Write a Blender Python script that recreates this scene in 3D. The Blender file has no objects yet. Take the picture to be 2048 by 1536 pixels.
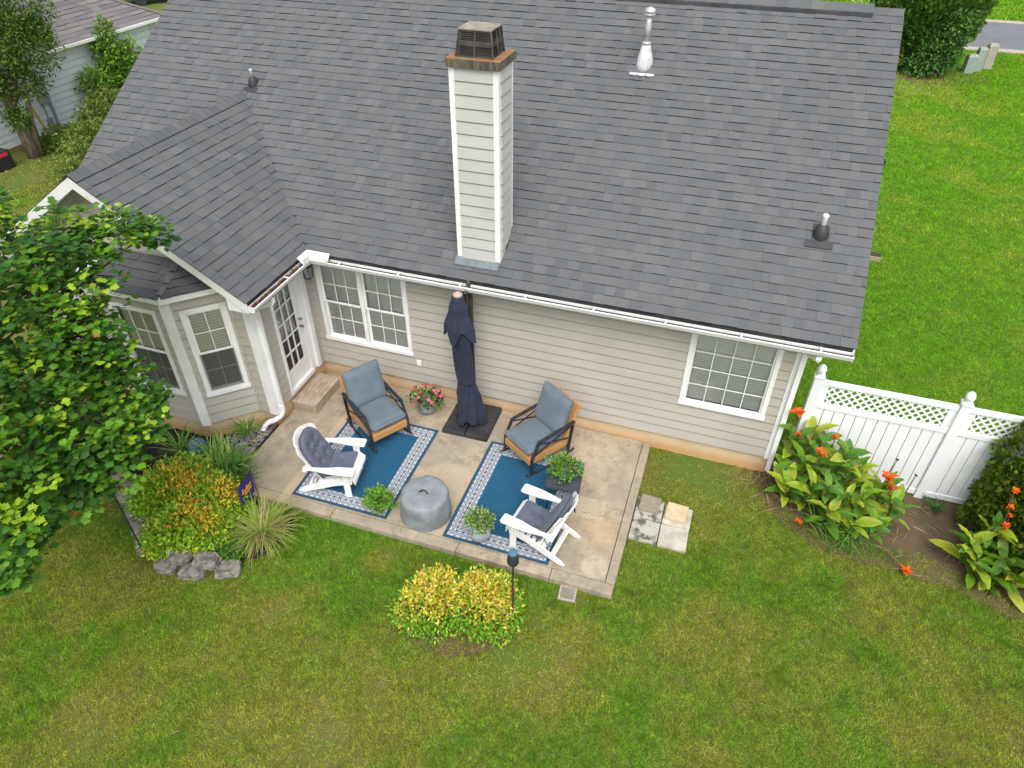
import bpy, bmesh, math, random
import numpy as np
from mathutils import Vector, Matrix
random.seed(7); RNG = np.random.default_rng(11)
SC = bpy.context.scene; COL = SC.collection
# ---------------------------------------------------------------- camera, sky, sun, exposure
CAM_R = ((0.94822094, 0.31759874, 0.00284563), (-0.2018698, 0.59573592, 0.77739777), (-0.2452053, 0.73771929, -0.62900287))
CAM_C = Vector((6.63734, -8.80286, 8.1477))
cd = bpy.data.cameras.new("camera"); cam = bpy.data.objects.new("camera", cd); COL.objects.link(cam)
cd.sensor_fit = 'HORIZONTAL'; cd.sensor_width = 36; cd.lens = 24.4675; cd.clip_start = .05; cd.clip_end = 1500
_r, _u, _f = [Vector(a) for a in CAM_R]
cam.matrix_world = Matrix(((_r.x, _u.x, -_f.x, CAM_C.x), (_r.y, _u.y, -_f.y, CAM_C.y), (_r.z, _u.z, -_f.z, CAM_C.z), (0, 0, 0, 1)))
SC.camera = cam
SUN_DIR = Vector((.20, -.50, .84)).normalized()          # towards the sun
W = bpy.data.worlds.new("World"); SC.world = W; W.use_nodes = True
nt = W.node_tree; nt.nodes.clear()
sky = nt.nodes.new('ShaderNodeTexSky'); sky.sky_type = 'NISHITA'; sky.sun_disc = False
sky.sun_elevation = math.asin(SUN_DIR.z); sky.sun_rotation = math.atan2(SUN_DIR.x, SUN_DIR.y)
sky.air_density = 1.0; sky.dust_density = 4.0; sky.ozone_density = 1.0
hs = nt.nodes.new('ShaderNodeHueSaturation'); hs.inputs['Saturation'].default_value = .30   # cloud cover greys the sky
bg = nt.nodes.new('ShaderNodeBackground'); bg.inputs['Strength'].default_value = .15
wo = nt.nodes.new('ShaderNodeOutputWorld')
nt.links.new(sky.outputs[0], hs.inputs['Color']); nt.links.new(hs.outputs[0], bg.inputs[0]); nt.links.new(bg.outputs[0], wo.inputs[0])
sl = bpy.data.lights.new("sun", 'SUN'); sl.energy = 1.0; sl.angle = math.radians(42); sl.color = (1, .965, .91)
so = bpy.data.objects.new("sun", sl); COL.objects.link(so); so.location = (0, 0, 30)
so.rotation_euler = SUN_DIR.to_track_quat('Z', 'Y').to_euler()
SC.view_settings.view_transform = 'Standard'; SC.view_settings.look = 'None'
SC.view_settings.exposure = .74; SC.view_settings.gamma = 1.0; SC.view_settings.use_curve_mapping = False
SC.render.engine = 'CYCLES'; SC.cycles.max_bounces = 6; SC.cycles.transparent_max_bounces = 12
SC.cycles.use_denoising = True

# ---------------------------------------------------------------- helpers
class MB:
    def __init__(s): s.v = []; s.f = []; s.c = []
    def add(s, vs, fs, c=None):
        b = len(s.v); s.v += [tuple(p) for p in vs]
        for i, f in enumerate(fs):
            s.f.append(tuple(b+k for k in f))
            s.c.append(c[i] if isinstance(c, list) else c)
        return s
    def hexa(s, p, c=None):      # p: 4 bottom + 4 top (ccw seen from outside top)
        return s.add(p, [(3,2,1,0),(4,5,6,7),(0,1,5,4),(1,2,6,5),(2,3,7,6),(3,0,4,7)], c)
    def box(s, x0, x1, y0, y1, z0, z1, c=None):
        return s.hexa([(x0,y0,z0),(x1,y0,z0),(x1,y1,z0),(x0,y1,z0),(x0,y0,z1),(x1,y0,z1),(x1,y1,z1),(x0,y1,z1)], c)
    def fbox(s, F, u0, u1, n0, n1, z0, z1, c=None):   # F maps (u, n outward, z)
        return s.hexa([F(u0,n1,z0),F(u1,n1,z0),F(u1,n0,z0),F(u0,n0,z0),F(u0,n1,z1),F(u1,n1,z1),F(u1,n0,z1),F(u0,n0,z1)], c)
    def prism(s, pts, d, c=None):   # planar polygon pts extruded by vector d
        n = len(pts); d = Vector(d); a = [Vector(p) for p in pts]; b = [p+d for p in a]
        return s.add(a+b, [tuple(range(n))[::-1], tuple(range(n, 2*n))]+[(i,(i+1)%n,n+(i+1)%n,n+i) for i in range(n)], c)
    def bar(s, a, b, w, t, up=(0,0,1), c=None):
        a = Vector(a); b = Vector(b); d = (b-a).normalized(); up = Vector(up)
        sd = d.cross(up)
        if sd.length < 1e-4: sd = d.cross(Vector((1,0,0)))
        sd.normalize(); u2 = sd.cross(d).normalized(); sd = sd*w/2; u2 = u2*t/2
        return s.hexa([a-sd-u2, a+sd-u2, b+sd-u2, b-sd-u2, a-sd+u2, a+sd+u2, b+sd+u2, b-sd+u2], c)
    def tube(s, pts, rad, n=8, c=None, cap=True):
        pts = [Vector(p) for p in pts]; m = len(pts); rad = rad if isinstance(rad, (list, tuple)) else [rad]*m
        b = len(s.v); ref = None
        for i, p in enumerate(pts):
            d = (pts[min(i+1,m-1)]-pts[max(i-1,0)]).normalized()
            if ref is None: ref = d.orthogonal().normalized()
            ref = (ref-d*ref.dot(d)).normalized(); o = d.cross(ref)
            for k in range(n):
                a = 2*math.pi*k/n; s.v.append(tuple(p+(ref*math.cos(a)+o*math.sin(a))*rad[i]))
        for i in range(m-1):
            for k in range(n):
                s.f.append((b+i*n+k, b+i*n+(k+1)%n, b+(i+1)*n+(k+1)%n, b+(i+1)*n+k)); s.c.append(c)
        if cap:
            s.f.append(tuple(b+k for k in range(n))[::-1]); s.c.append(c)
            s.f.append(tuple(b+(m-1)*n+k for k in range(n))); s.c.append(c)
        return s
    def lathe(s, prof, n=24, o=(0,0,0), c=None, wob=0):
        b = len(s.v); ox, oy, oz = o
        for r, z in prof:
            for k in range(n):
                a = 2*math.pi*k/n; q = 1+wob*math.sin(3*a+z*9)+wob*.7*math.sin(7*a+2+z*5)
                s.v.append((ox+r*q*math.cos(a), oy+r*q*math.sin(a), oz+z))
        for i in range(len(prof)-1):
            for k in range(n):
                s.f.append((b+i*n+k, b+i*n+(k+1)%n, b+(i+1)*n+(k+1)%n, b+(i+1)*n+k)); s.c.append(c)
        s.f.append(tuple(b+k for k in range(n))[::-1]); s.c.append(c)
        s.f.append(tuple(b+(len(prof)-1)*n+k for k in range(n))); s.c.append(c)
        return s
    def mesh(s, name, smooth=False):
        me = bpy.data.meshes.new(name); me.from_pydata(s.v, [], s.f)
        if any(c is not None for c in s.c):
            at = me.attributes.new('col', 'FLOAT_COLOR', 'FACE')
            arr = np.ones((len(s.f), 4), np.float32)
            for i, c in enumerate(s.c):
                if c is not None: arr[i, :3] = c
            at.data.foreach_set('color', arr.ravel())
        if smooth: me.polygons.foreach_set('use_smooth', [True]*len(me.polygons))
        me.update(); return me
def link(name, data, mat=None, parent=None):
    o = bpy.data.objects.new(name, data); COL.objects.link(o)
    if mat is not None and data is not None and not data.materials: data.materials.append(mat)
    if parent is not None: o.parent = parent
    return o
def obj(name, mb, mat, parent=None, smooth=False, bevel=0, sub=0):
    o = link(name, mb.mesh(name, smooth), mat, parent)
    if bevel:
        m = o.modifiers.new('b', 'BEVEL'); m.width = bevel; m.segments = 2; m.limit_method = 'ANGLE'
    if sub:
        m = o.modifiers.new('s', 'SUBSURF'); m.levels = sub; m.render_levels = sub
    return o
def tag(o, label=None, cat=None, group=None, kind=None):
    if label: o['label'] = label
    if cat: o['category'] = cat
    if group: o['group'] = group
    if kind: o['kind'] = kind
    return o
def thing(name, label, cat, loc=(0,0,0), rz=0, group=None):
    o = bpy.data.objects.new(name, None); COL.objects.link(o); o.location = loc; o.rotation_euler = (0,0,rz); o.empty_display_size = .1
    return tag(o, label, cat, group)
def np_mesh(name, V, Fc, col=None, smooth=False):
    V = np.asarray(V, np.float32).reshape(-1, 3); Fc = np.asarray(Fc, np.int32); n, k = Fc.shape
    me = bpy.data.meshes.new(name); me.vertices.add(len(V)); me.vertices.foreach_set('co', V.ravel())
    me.loops.add(n*k); me.loops.foreach_set('vertex_index', Fc.ravel())
    me.polygons.add(n); me.polygons.foreach_set('loop_start', np.arange(0, n*k, k, dtype=np.int32))
    if smooth: me.polygons.foreach_set('use_smooth', np.ones(n, bool))
    if col is not None:
        at = me.attributes.new('col', 'FLOAT_COLOR', 'FACE')
        c = np.ones((n, 4), np.float32); c[:, :3] = col; at.data.foreach_set('color', c.ravel())
    me.update(calc_edges=True); return me
def frames(Dir, roll, tilt=None):
    """rows: x (leaf length axis), y, z (leaf normal) for directions Dir with random roll"""
    X = Dir/np.linalg.norm(Dir, axis=1, keepdims=True)
    up = np.tile(np.array([0, 0, 1.]), (len(X), 1)); up[np.abs(X[:, 2]) > .97] = (1, 0, 0)
    Y = np.cross(up, X); Y /= np.linalg.norm(Y, axis=1, keepdims=True); Z = np.cross(X, Y)
    c, s = np.cos(roll)[:, None], np.sin(roll)[:, None]
    return X, Y*c+Z*s, Z*c-Y*s
def scatter(P, Dir, roll, size, TV, TF, col):
    """copies of template (TV verts, TF faces, constant size) at P; returns V, F, face colours"""
    X, Y, Z = frames(Dir, roll); n = len(P); m = len(TV); TV = np.asarray(TV, float)
    size = np.asarray(size).reshape(-1, 1, 1) if np.ndim(size) else np.full((n, 1, 1), size)
    V = P[:, None, :] + size*(TV[None, :, 0:1]*X[:, None]+TV[None, :, 1:2]*Y[:, None]+TV[None, :, 2:3]*Z[:, None])
    Fc = np.asarray(TF)[None]+(np.arange(n)*m)[:, None, None]
    return V.reshape(-1, 3), Fc.reshape(-1, len(TF[0])), np.repeat(col, len(TF), axis=0)
def vnoise(x, y, seed=0):
    def h(i, j):
        n = (i*374761393+j*668265263+seed*1442695041).astype(np.int64) & 0xffffffff
        n = ((n ^ (n >> 13))*1274126177) & 0xffffffff
        return ((n ^ (n >> 16)) & 0xffff)/65535.
    xi = np.floor(x).astype(np.int64); yi = np.floor(y).astype(np.int64); u = x-xi; v = y-yi
    u = u*u*(3-2*u); v = v*v*(3-2*v)
    return (h(xi, yi)*(1-u)+h(xi+1, yi)*u)*(1-v)+(h(xi, yi+1)*(1-u)+h(xi+1, yi+1)*u)*v
def fbm(x, y, s, seed=0):
    return (vnoise(x*s, y*s, seed)*.5+vnoise(x*s*2.1, y*s*2.1, seed+1)*.3+vnoise(x*s*4.7, y*s*4.7, seed+2)*.2)
def project(p):
    d = Vector(p)-CAM_C; z = d.dot(_f); return (.5+d.dot(_r)/z*24.4675/36, .5+d.dot(_u)/z*24.4675/27, z)

# ---------------------------------------------------------------- materials
class X:
    """node-socket arithmetic"""
    t = None
    def __init__(s, k): s.k = k
    @staticmethod
    def op(o, *a):
        n = X.t.nodes.new('ShaderNodeMath'); n.operation = o
        for i, q in enumerate(a):
            if isinstance(q, X): X.t.links.new(q.k, n.inputs[i])
            else: n.inputs[i].default_value = q
        return X(n.outputs[0])
    def __add__(s, o): return X.op('ADD', s, o)
    def __sub__(s, o): return X.op('SUBTRACT', s, o)
    def __rsub__(s, o): return X.op('SUBTRACT', o, s)
    def __mul__(s, o): return X.op('MULTIPLY', s, o)
    __radd__ = __add__; __rmul__ = __mul__
    def __truediv__(s, o): return X.op('DIVIDE', s, o)
    def abs(s): return X.op('ABSOLUTE', s)
    def fract(s): return X.op('FRACT', s)
    def lt(s, o): return X.op('LESS_THAN', s, o)
    def gt(s, o): return X.op('GREATER_THAN', s, o)
    def min(s, o): return X.op('MINIMUM', s, o)
    def max(s, o): return X.op('MAXIMUM', s, o)
    def ramp(s, a, b):
        n = X.t.nodes.new('ShaderNodeMapRange'); n.clamp = True; n.interpolation_type = 'SMOOTHSTEP'
        X.t.links.new(s.k, n.inputs[0]); n.inputs[1].default_value = a; n.inputs[2].default_value = b; return X(n.outputs[0])
def mixc(fac, a, b, mode='MIX'):
    n = X.t.nodes.new('ShaderNodeMix'); n.data_type = 'RGBA'; n.blend_type = mode
    def put(i, q):
        if isinstance(q, X): X.t.links.new(q.k, n.inputs[i])
        elif isinstance(q, (int, float)): n.inputs[i].default_value = q
        else: n.inputs[i].default_value = (*q, 1)
    put(0, fac); put(6, a); put(7, b); return X(n.outputs[2])
def coords(kind='Position'):
    if kind == 'Position': return X.t.nodes.new('ShaderNodeNewGeometry').outputs['Position']
    return X.t.nodes.new('ShaderNodeTexCoord').outputs[kind]
def noise(scale, detail=3, vec=None, stretch=None, rough=.55):
    n = X.t.nodes.new('ShaderNodeTexNoise'); n.inputs['Scale'].default_value = scale; n.inputs['Detail'].default_value = detail
    n.inputs['Roughness'].default_value = rough
    v = vec if vec is not None else coords()
    if stretch:
        m = X.t.nodes.new('ShaderNodeVectorMath'); m.operation = 'MULTIPLY'; X.t.links.new(v, m.inputs[0]); m.inputs[1].default_value = stretch; v = m.outputs[0]
    X.t.links.new(v, n.inputs['Vector']); return X(n.outputs['Fac'])
def sep(v):
    n = X.t.nodes.new('ShaderNodeSeparateXYZ'); X.t.links.new(v, n.inputs[0]); return [X(o) for o in n.outputs]
def attr(name='col'):
    n = X.t.nodes.new('ShaderNodeAttribute'); n.attribute_name = name; return X(n.outputs['Color'])
def begin(name):
    m = bpy.data.materials.new(name); m.use_nodes = True; X.t = m.node_tree
    m.node_tree.nodes.clear(); return m
def finish(m, color, rough=.6, bump=None, dist=.01, strength=.6, metal=0, spec=.4, transl=0, sheen=0):
    t = m.node_tree; p = t.nodes.new('ShaderNodeBsdfPrincipled'); o = t.nodes.new('ShaderNodeOutputMaterial')
    if isinstance(color, X): t.links.new(color.k, p.inputs['Base Color'])
    else: p.inputs['Base Color'].default_value = (*color, 1)
    if isinstance(rough, X): t.links.new(rough.k, p.inputs['Roughness'])
    else: p.inputs['Roughness'].default_value = rough
    p.inputs['Metallic'].default_value = metal; p.inputs['Specular IOR Level'].default_value = spec
    if sheen: p.inputs['Sheen Weight'].default_value = sheen
    if bump is not None:
        b = t.nodes.new('ShaderNodeBump'); b.inputs['Distance'].default_value = dist; b.inputs['Strength'].default_value = strength
        t.links.new(bump.k, b.inputs['Height']); t.links.new(b.outputs[0], p.inputs['Normal'])
    s = p.outputs[0]
    if transl:
        tr = t.nodes.new('ShaderNodeBsdfTranslucent'); mx = t.nodes.new('ShaderNodeMixShader'); mx.inputs[0].default_value = transl
        if isinstance(color, X): t.links.new(color.k, tr.inputs[0])
        else: tr.inputs[0].default_value = (*color, 1)
        t.links.new(s, mx.inputs[1]); t.links.new(tr.outputs[0], mx.inputs[2]); s = mx.outputs[0]
    t.links.new(s, o.inputs[0]); return m
def plain(name, c1, c2=None, scale=3, rough=.6, bump=0, bscale=80, metal=0, spec=.4, transl=0, stretch=None, lo=.35, hi=.65, coord='Position', sheen=0):
    m = begin(name); v = coords(coord)
    c = mixc(noise(scale, 4, v, stretch).ramp(lo, hi), c1, c2) if c2 else c1
    b = noise(bscale, 3, v, stretch) if bump else None
    return finish(m, c, rough, b, bump, .8, metal, spec, transl, sheen)
def foliage(name, transl=.3, rough=.5, amp=.25, spec=.35):
    m = begin(name); n = noise(9, 2); g = n*(2*amp)+(1-amp)
    cc = X.t.nodes.new('ShaderNodeCombineXYZ')
    for i in range(3): X.t.links.new(g.k, cc.inputs[i])
    return finish(m, mixc(1., attr(), X(cc.outputs[0]), 'MULTIPLY'), rough, transl=transl, spec=spec)
M = {}
M['white'] = plain('white_paint', (.82,.82,.815), (.75,.75,.735), 2.5, .45, spec=.4)
M['vinyl'] = plain('white_vinyl', (.82,.83,.85), (.78,.79,.81), 1.5, .4)
M['dirty_white'] = plain('weathered_white', (.72,.72,.69), (.55,.54,.48), 3, .5, lo=.5, hi=.8)
m = begin('siding'); z = noise(1.1, 4); w_ = noise(6, 3, stretch=(.25, .25, 2))
M['siding'] = finish(m, mixc((z*.6+w_*.4).ramp(.35, .68), (.455,.43,.385), (.405,.38,.335)), .55, noise(140, 2, stretch=(.1,.1,1)), .0008, .4)
M['siding_pale'] = plain('chimney_siding', (.49,.485,.455), (.45,.445,.415), 2, .5)
M['siding_far'] = plain('neighbour_siding', (.74,.79,.82), (.66,.71,.74), 1.2, .55)
m = begin('shingles'); g = noise(420, 2); s2 = noise(.55, 4); st = noise(2.2, 3, stretch=(1.6, .35, .35))
c = mixc(s2.ramp(.38, .68), attr(), (1.05,1.05,1.05), 'MULTIPLY'); c = mixc(st.ramp(.56, .80)*.28, c, (.72,.74,.77), 'MULTIPLY'); c = mixc(g.ramp(.3, .7)*.5, c, (.6,.6,.6), 'MULTIPLY')
M['shingle'] = finish(m, c, .92, g, .002, .5, spec=.2)
m = begin('foundation'); px, py, pz = sep(coords()); n1 = noise(2.2, 4)
c = mixc(n1.ramp(.3, .7), (.62,.47,.30), (.53,.40,.25)); c = mixc((noise(4, 4)*.12-pz).ramp(-.09, .10)*.75, c, (.50,.27,.10))
M['foundation'] = finish(m, c, .85, noise(40, 3), .004, .5)
m = begin('concrete'); px, py, pz = sep(coords()); a = noise(.9, 5, rough=.65); b = noise(5, 4, rough=.7); d = noise(60, 3)
c = mixc(a.ramp(.36, .62), (.46,.375,.27), (.335,.28,.21)); c = mixc(b.ramp(.47, .70)*.7, c, (.25,.215,.165)); c = mixc((noise(14, 5, rough=.75)*.5+noise(2.6, 3)*.5).ramp(.50, .62)*.65, c, (.19,.165,.13)); c = mixc((px-1.0).abs().lt(.075)*py.lt(-.9)*.5, c, (.58,.46,.31)); c = mixc(noise(2.0, 4).ramp(.57, .72)*.5, c, (.55,.42,.26))
def disc(cx, cy, r, soft=.03):
    dx = px-cx; dy = py-cy; return 1-(X.op('SQRT', dx*dx+dy*dy)).ramp(r-soft, r+soft)
c = mixc(disc(5.86, -2.74, .19)*.75, c, (.52,.43,.32)); c = mixc(disc(3.27, -1.93, .44, .08)*.5, c, (.52,.42,.30))
c = mixc(disc(5.75, -2.10, .30, .28)*.45, c, (.50,.34,.16))
patch_ = (px-5.35).abs().lt(.42)*(py+1.72).abs().lt(.20); c = mixc(patch_*.45, c, (.56,.46,.33))
cr = (py+1.83+(noise(7, 2)-.5)*.22).abs().lt(.0045)*px.gt(5.45); c = mixc(cr*.8, c, (.14,.11,.08))
dk = disc(.35, -2.1, .55, .6)*noise(3, 4).ramp(.4, .65); c = mixc(dk*.65, c, (.19,.155,.12))
dk = disc(5.2, -2.9, .9, .5)*noise(6, 4).ramp(.45, .65); c = mixc(dk*.5, c, (.2,.17,.13))
c = mixc(d.ramp(.3, .7)*.3, c, (.2,.17,.13))
M['concrete'] = finish(m, c, .9, b*.6+d*.4, .004, .5)
M['paver'] = plain('paver_stone', (.50,.47,.40), (.34,.32,.25), 6, .85, .003, 60)
M['paver_grey'] = plain('mossy_paver', (.40,.39,.34), (.10,.10,.07), 7, .9, .003, 60, lo=.48, hi=.62)
M['paver_tan'] = plain('tan_paver', (.60,.47,.32), (.50,.38,.24), 6, .85, .003, 60)
M['paver_taupe'] = plain('taupe_paver', (.30,.25,.185), (.22,.18,.135), 5, .85, .003, 60)
m = begin('old_timber'); v = coords('Object'); gr = noise(14, 5, v, (7, .6, 7)); c = mixc(gr.ramp(.3, .7), (.46,.36,.26), (.25,.18,.125)); c = mixc(noise(2.5, 3, v).ramp(.5, .7)*.5, c, (.50,.43,.35))
M['timber'] = finish(m, c, .85, gr, .004, .7)
M['black_metal'] = plain('black_powder_coat', (.018,.02,.025), (.03,.032,.036), 8, .4)
M['dark_grey'] = plain('charcoal_paint', (.045,.055,.07), (.06,.07,.085), 6, .5)
M['black_plastic'] = plain('black_plastic', (.02,.022,.025), (.04,.042,.045), 2.5, .5, .002, 20)
M['galv'] = plain('galvanised', (.55,.56,.57), (.38,.39,.40), 12, .45, metal=.3)
M['patch_white'] = plain('sealant_white', (.68,.69,.70), (.50,.51,.52), 9, .7, .004, 30)
m = begin('rusty_cap'); v = coords(); r_ = noise(7, 5); st = noise(9, 4, stretch=(3, 3, .35)); nrm = X.t.nodes.new('ShaderNodeNewGeometry'); nx, ny, nz = sep(nrm.outputs['Normal'])
c = mixc(r_.ramp(.35, .65), (.30,.10,.025), (.22,.17,.10)); c2 = mixc(st.ramp(.35, .75), (.06,.055,.045), (.20,.165,.09)); c = mixc(nz.gt(.5), c2, c)
M['rust'] = finish(m, c, .75, r_, .003, .5)
M['shroud'] = plain('sooty_metal', (.075,.068,.06), (.035,.032,.03), 5, .55, metal=.2)
M['shroud_top'] = plain('shroud_lid', (.30,.275,.24), (.22,.18,.14), 6, .6)
M['dark'] = plain('dark_void', (.008,.008,.009), None)
M['room'] = plain('room_wall', (.30,.28,.25), None, rough=.8)
M['floorboard'] = plain('oak_floor', (.22,.13,.06), (.15,.09,.04), 4, .4, stretch=(1, 8, 1))
M['blind'] = plain('blind_slat', (.86,.86,.80), None, rough=.5, transl=.15)
M['blind_bay'] = plain('ivory_blind_slat', (.88,.86,.72), None, rough=.5, transl=.15)
def glassmat(name, tint, refl=1.0):
    m = begin(name); t = X.t; tr = t.nodes.new('ShaderNodeBsdfTransparent'); tr.inputs[0].default_value = (*tint, 1)
    gl = t.nodes.new('ShaderNodeBsdfGlossy'); gl.inputs['Roughness'].default_value = .03
    fr = t.nodes.new('ShaderNodeFresnel'); fr.inputs[0].default_value = 1.5; mx = t.nodes.new('ShaderNodeMixShader'); k = X(fr.outputs[0])*refl+.03
    o = t.nodes.new('ShaderNodeOutputMaterial'); t.links.new(k.k, mx.inputs[0]); t.links.new(tr.outputs[0], mx.inputs[1]); t.links.new(gl.outputs[0], mx.inputs[2]); t.links.new(mx.outputs[0], o.inputs[0]); return m
M['glass'] = glassmat('window_glass', (.95,.97,.96), 1.2)
def screenmat():
    m = begin('insect_screen'); t = X.t; tr = t.nodes.new('ShaderNodeBsdfTransparent'); d = t.nodes.new('ShaderNodeBsdfDiffuse'); d.inputs[0].default_value = (.06,.06,.065,1)
    mx = t.nodes.new('ShaderNodeMixShader'); mx.inputs[0].default_value = .55; o = t.nodes.new('ShaderNodeOutputMaterial')
    t.links.new(tr.outputs[0], mx.inputs[1]); t.links.new(d.outputs[0], mx.inputs[2]); t.links.new(mx.outputs[0], o.inputs[0]); return m
M['screen'] = screenmat()
M['cushion'] = plain('slate_cushion', (.125,.165,.20), (.105,.14,.172), 5, .85, .0015, 300, coord='Object', sheen=.15)
M['cushion_tuft'] = plain('blue_grey_cushion', (.105,.122,.175), (.085,.10,.145), 6, .85, .0015, 300, coord='Object', sheen=.15)
M['navy'] = plain('navy_canopy', (.020,.026,.056), (.014,.019,.040), 4, .8, .001, 200, coord='Object', sheen=.05)
M['cover'] = plain('grey_cover', (.235,.26,.275), (.18,.20,.215), 5, .7, .012, 11, coord='Object')
m = begin('wicker'); v = coords('Object'); wv = X.t.nodes.new('ShaderNodeTexChecker'); X.t.links.new(v, wv.inputs[0]); wv.inputs['Scale'].default_value = 90
n_ = noise(60, 2, v, (1, 1, 3)); c = mixc(X(wv.outputs['Fac'])*.6, (.50,.27,.10), (.33,.165,.055)); c = mixc(n_.ramp(.4, .7)*.4, c, (.60,.36,.15))
M['wicker'] = finish(m, c, .6, X(wv.outputs['Fac']), .003, .6)
M['glaze'] = plain('grey_blue_glaze', (.25,.29,.32), (.14,.17,.20), 14, .22, spec=.6)
M['glaze_pale'] = plain('pale_grey_glaze', (.40,.44,.47), (.27,.30,.33), 7, .25, spec=.6)
M['glaze_blue'] = plain('blue_glaze', (.06,.15,.24), (.18,.30,.38), 6, .15, spec=.7)
M['brass'] = plain('aged_brass', (.25,.2,.15), None, rough=.3, metal=.8)
M['bronze'] = plain('bronze_lantern', (.035,.03,.025), (.06,.05,.04), 10, .5)
M['leafm'] = foliage('leaves', .35, .45)
M['leafmat'] = foliage('matte_leaves', .25, .65)
M['leafbig'] = foliage('canna_leaves', .35, .4, .18)
M['grass'] = foliage('grass_blades', .35, .8, .12, .04)
M['petal'] = plain('orange_petal', (.80,.10,.008), (.85,.20,.012), 30, .5, transl=.35, coord='Object')
M['petal_pink'] = plain('pink_petal', (.72,.12,.22), (.75,.25,.22), 20, .5, transl=.3)
M['petal_dark'] = plain('dark_petal', (.03,.006,.014), None, transl=.1)
M['petal_mauve'] = plain('mauve_petal', (.22,.10,.26), None, transl=.3)
M['stem_red'] = plain('red_stem', (.22,.07,.05), (.12,.08,.04), 20, .6)
M['bark'] = plain('bark', (.25,.20,.145), (.11,.085,.06), 14, .9, .012, 25, stretch=(1, 1, .25))
M['twig'] = plain('twig_bark', (.14,.10,.065), None, rough=.8)
M['dry'] = plain('dry_stalk', (.33,.25,.15), (.20,.14,.08), 9, .8)
M['mulch'] = plain('black_mulch', (.012,.010,.011), (.035,.028,.026), 45, .9, .02, 70)
M['soil'] = plain('bare_soil', (.13,.085,.05), (.085,.065,.035), 3, .95, .015, 30)
M['soil_dark'] = plain('gutter_silt', (.035,.028,.022), (.075,.055,.04), 14, .95, .02, 60)
M['gravel'] = plain('gravel_stone', (.36,.36,.36), (.22,.23,.24), 9, .8)
M['stone'] = plain('edging_stone', (.25,.235,.205), (.12,.11,.095), 11, .92, .03, 26, lo=.4, hi=.62)
M['asphalt'] = plain('asphalt', (.14,.145,.16), (.165,.17,.185), .6, .9, .003, 200)
M['kerb'] = plain('kerb_concrete', (.42,.37,.30), (.36,.32,.26), 1.2, .9)
M['util'] = plain('utility_green', (.24,.30,.25), (.30,.34,.30), 4, .5)
M['util_tan'] = plain('utility_tan', (.36,.35,.28), (.30,.29,.24), 4, .5)
M['yellow'] = plain('yellow_plastic', (.60,.42,.03), None)
M['red'] = plain('red_plastic', (.55,.04,.04), None)
M['flag'] = plain('purple_cloth', (.055,.035,.20), (.045,.028,.165), 10, .8, transl=.2)
M['gold'] = plain('gold_cloth', (.75,.40,.015), None, rough=.8)
M['meter'] = plain('meter_grey', (.30,.33,.35), (.24,.27,.29), 4, .45)
M['car'] = plain('dark_car_paint', (.02,.022,.03), None, rough=.25)
M['terracotta'] = plain('liner', (.08,.07,.06), None)
m = begin('torch_metal'); c = mixc(noise(6, 2).ramp(.4, .7), (.03,.034,.04), (.045,.05,.056)); M['torch'] = finish(m, c, .35)
M['torch_lid'] = plain('blue_steel_lid', (.09,.15,.24), None, rough=.5)
m = begin('thatch'); px, py, pz = sep(coords()); c = mixc(noise(.8, 4).ramp(.4, .6), (.12,.13,.026), (.08,.14,.015)); c = mixc(noise(9, 3).ramp(.5, .7)*.45, c, (.21,.165,.07)); c = mixc(px.gt(8.3)*py.gt(.2)*.75, c, (.085,.20,.012))
M['ground'] = finish(m, c, .95, noise(40, 3), .02, .8)
def rugmat(hx, hy):
    m = begin('rug'); x, y, z = sep(coords('Object')); dx = hx-x.abs(); dy = hy-y.abs(); d = dx.min(dy); onx = dx.lt(dy)
    t = onx*y+(1-onx)*x; P_ = .098
    band = d.gt(.052)*d.lt(.052+2*P_+.012); a = ((d-.052)/(P_+.006)).fract()-.5; q = (t/P_).fract()-.5
    k = a.abs()+q.abs(); black = ((k-.46).abs().lt(.07)+(k-.17).abs().lt(.055)).min(1.)
    line = (d-(.052+P_+.006)).abs().lt(.006)
    blue = mixc(noise(16, 4, coords('Object'), (7, 1, 1)).ramp(.3, .7), (.006,.060,.125), (.012,.092,.18))
    blue = mixc(noise(1.3, 3, coords('Object')).ramp(.4, .7)*.35, blue, (.02,.11,.19))
    edge = mixc(noise(30, 2).ramp(.3, .7), (.016,.055,.105), (.02,.075,.13))
    wht = mixc(noise(90, 2).ramp(.3, .7), (.50,.53,.57), (.40,.43,.48))
    c = mixc(d.lt(.055), blue, edge); c = mixc(band, c, mixc((black+line).min(1.), wht, (.03,.035,.05)))
    return finish(m, c, .9, noise(250, 2), .002, .5)
# ---------------------------------------------------------------- ground, road, patio
GZ = -.10
g = MB(); g.add([(-400,-400,GZ),(400,-400,GZ),(400,600,GZ),(-400,600,GZ)], [(0,1,2,3)])
tag(obj('ground', g, M['ground']), 'dry thatchy soil of the lawn around the house', 'ground', kind='structure')
def sheet(name, pts, z, mat, label, cat, edge=0, kind='structure', dens=.12):
    """flat irregular sheet with a slightly wavy outline"""
    out = []
    n = len(pts)
    for i in range(n):
        a = Vector(pts[i]); b = Vector(pts[(i+1) % n]); k = max(1, int((b-a).length/dens))
        for j in range(k):
            p = a.lerp(b, j/k); w = edge*(vnoise(np.array([p.x*4.1]), np.array([p.y*4.1]), 5)[0]-.5)*2
            d = (b-a).normalized(); out.append((p.x-d.y*w, p.y+d.x*w, z))
    return tag(obj(name, MB().add(out, [tuple(range(len(out)))]), mat), label, cat, kind=kind)
sheet('road', [(-120,31.8),(120,31.8),(120,38.0),(-120,38.0)], GZ+.008, M['asphalt'], 'grey asphalt street beyond the side lawn', 'road', dens=50)
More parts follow.
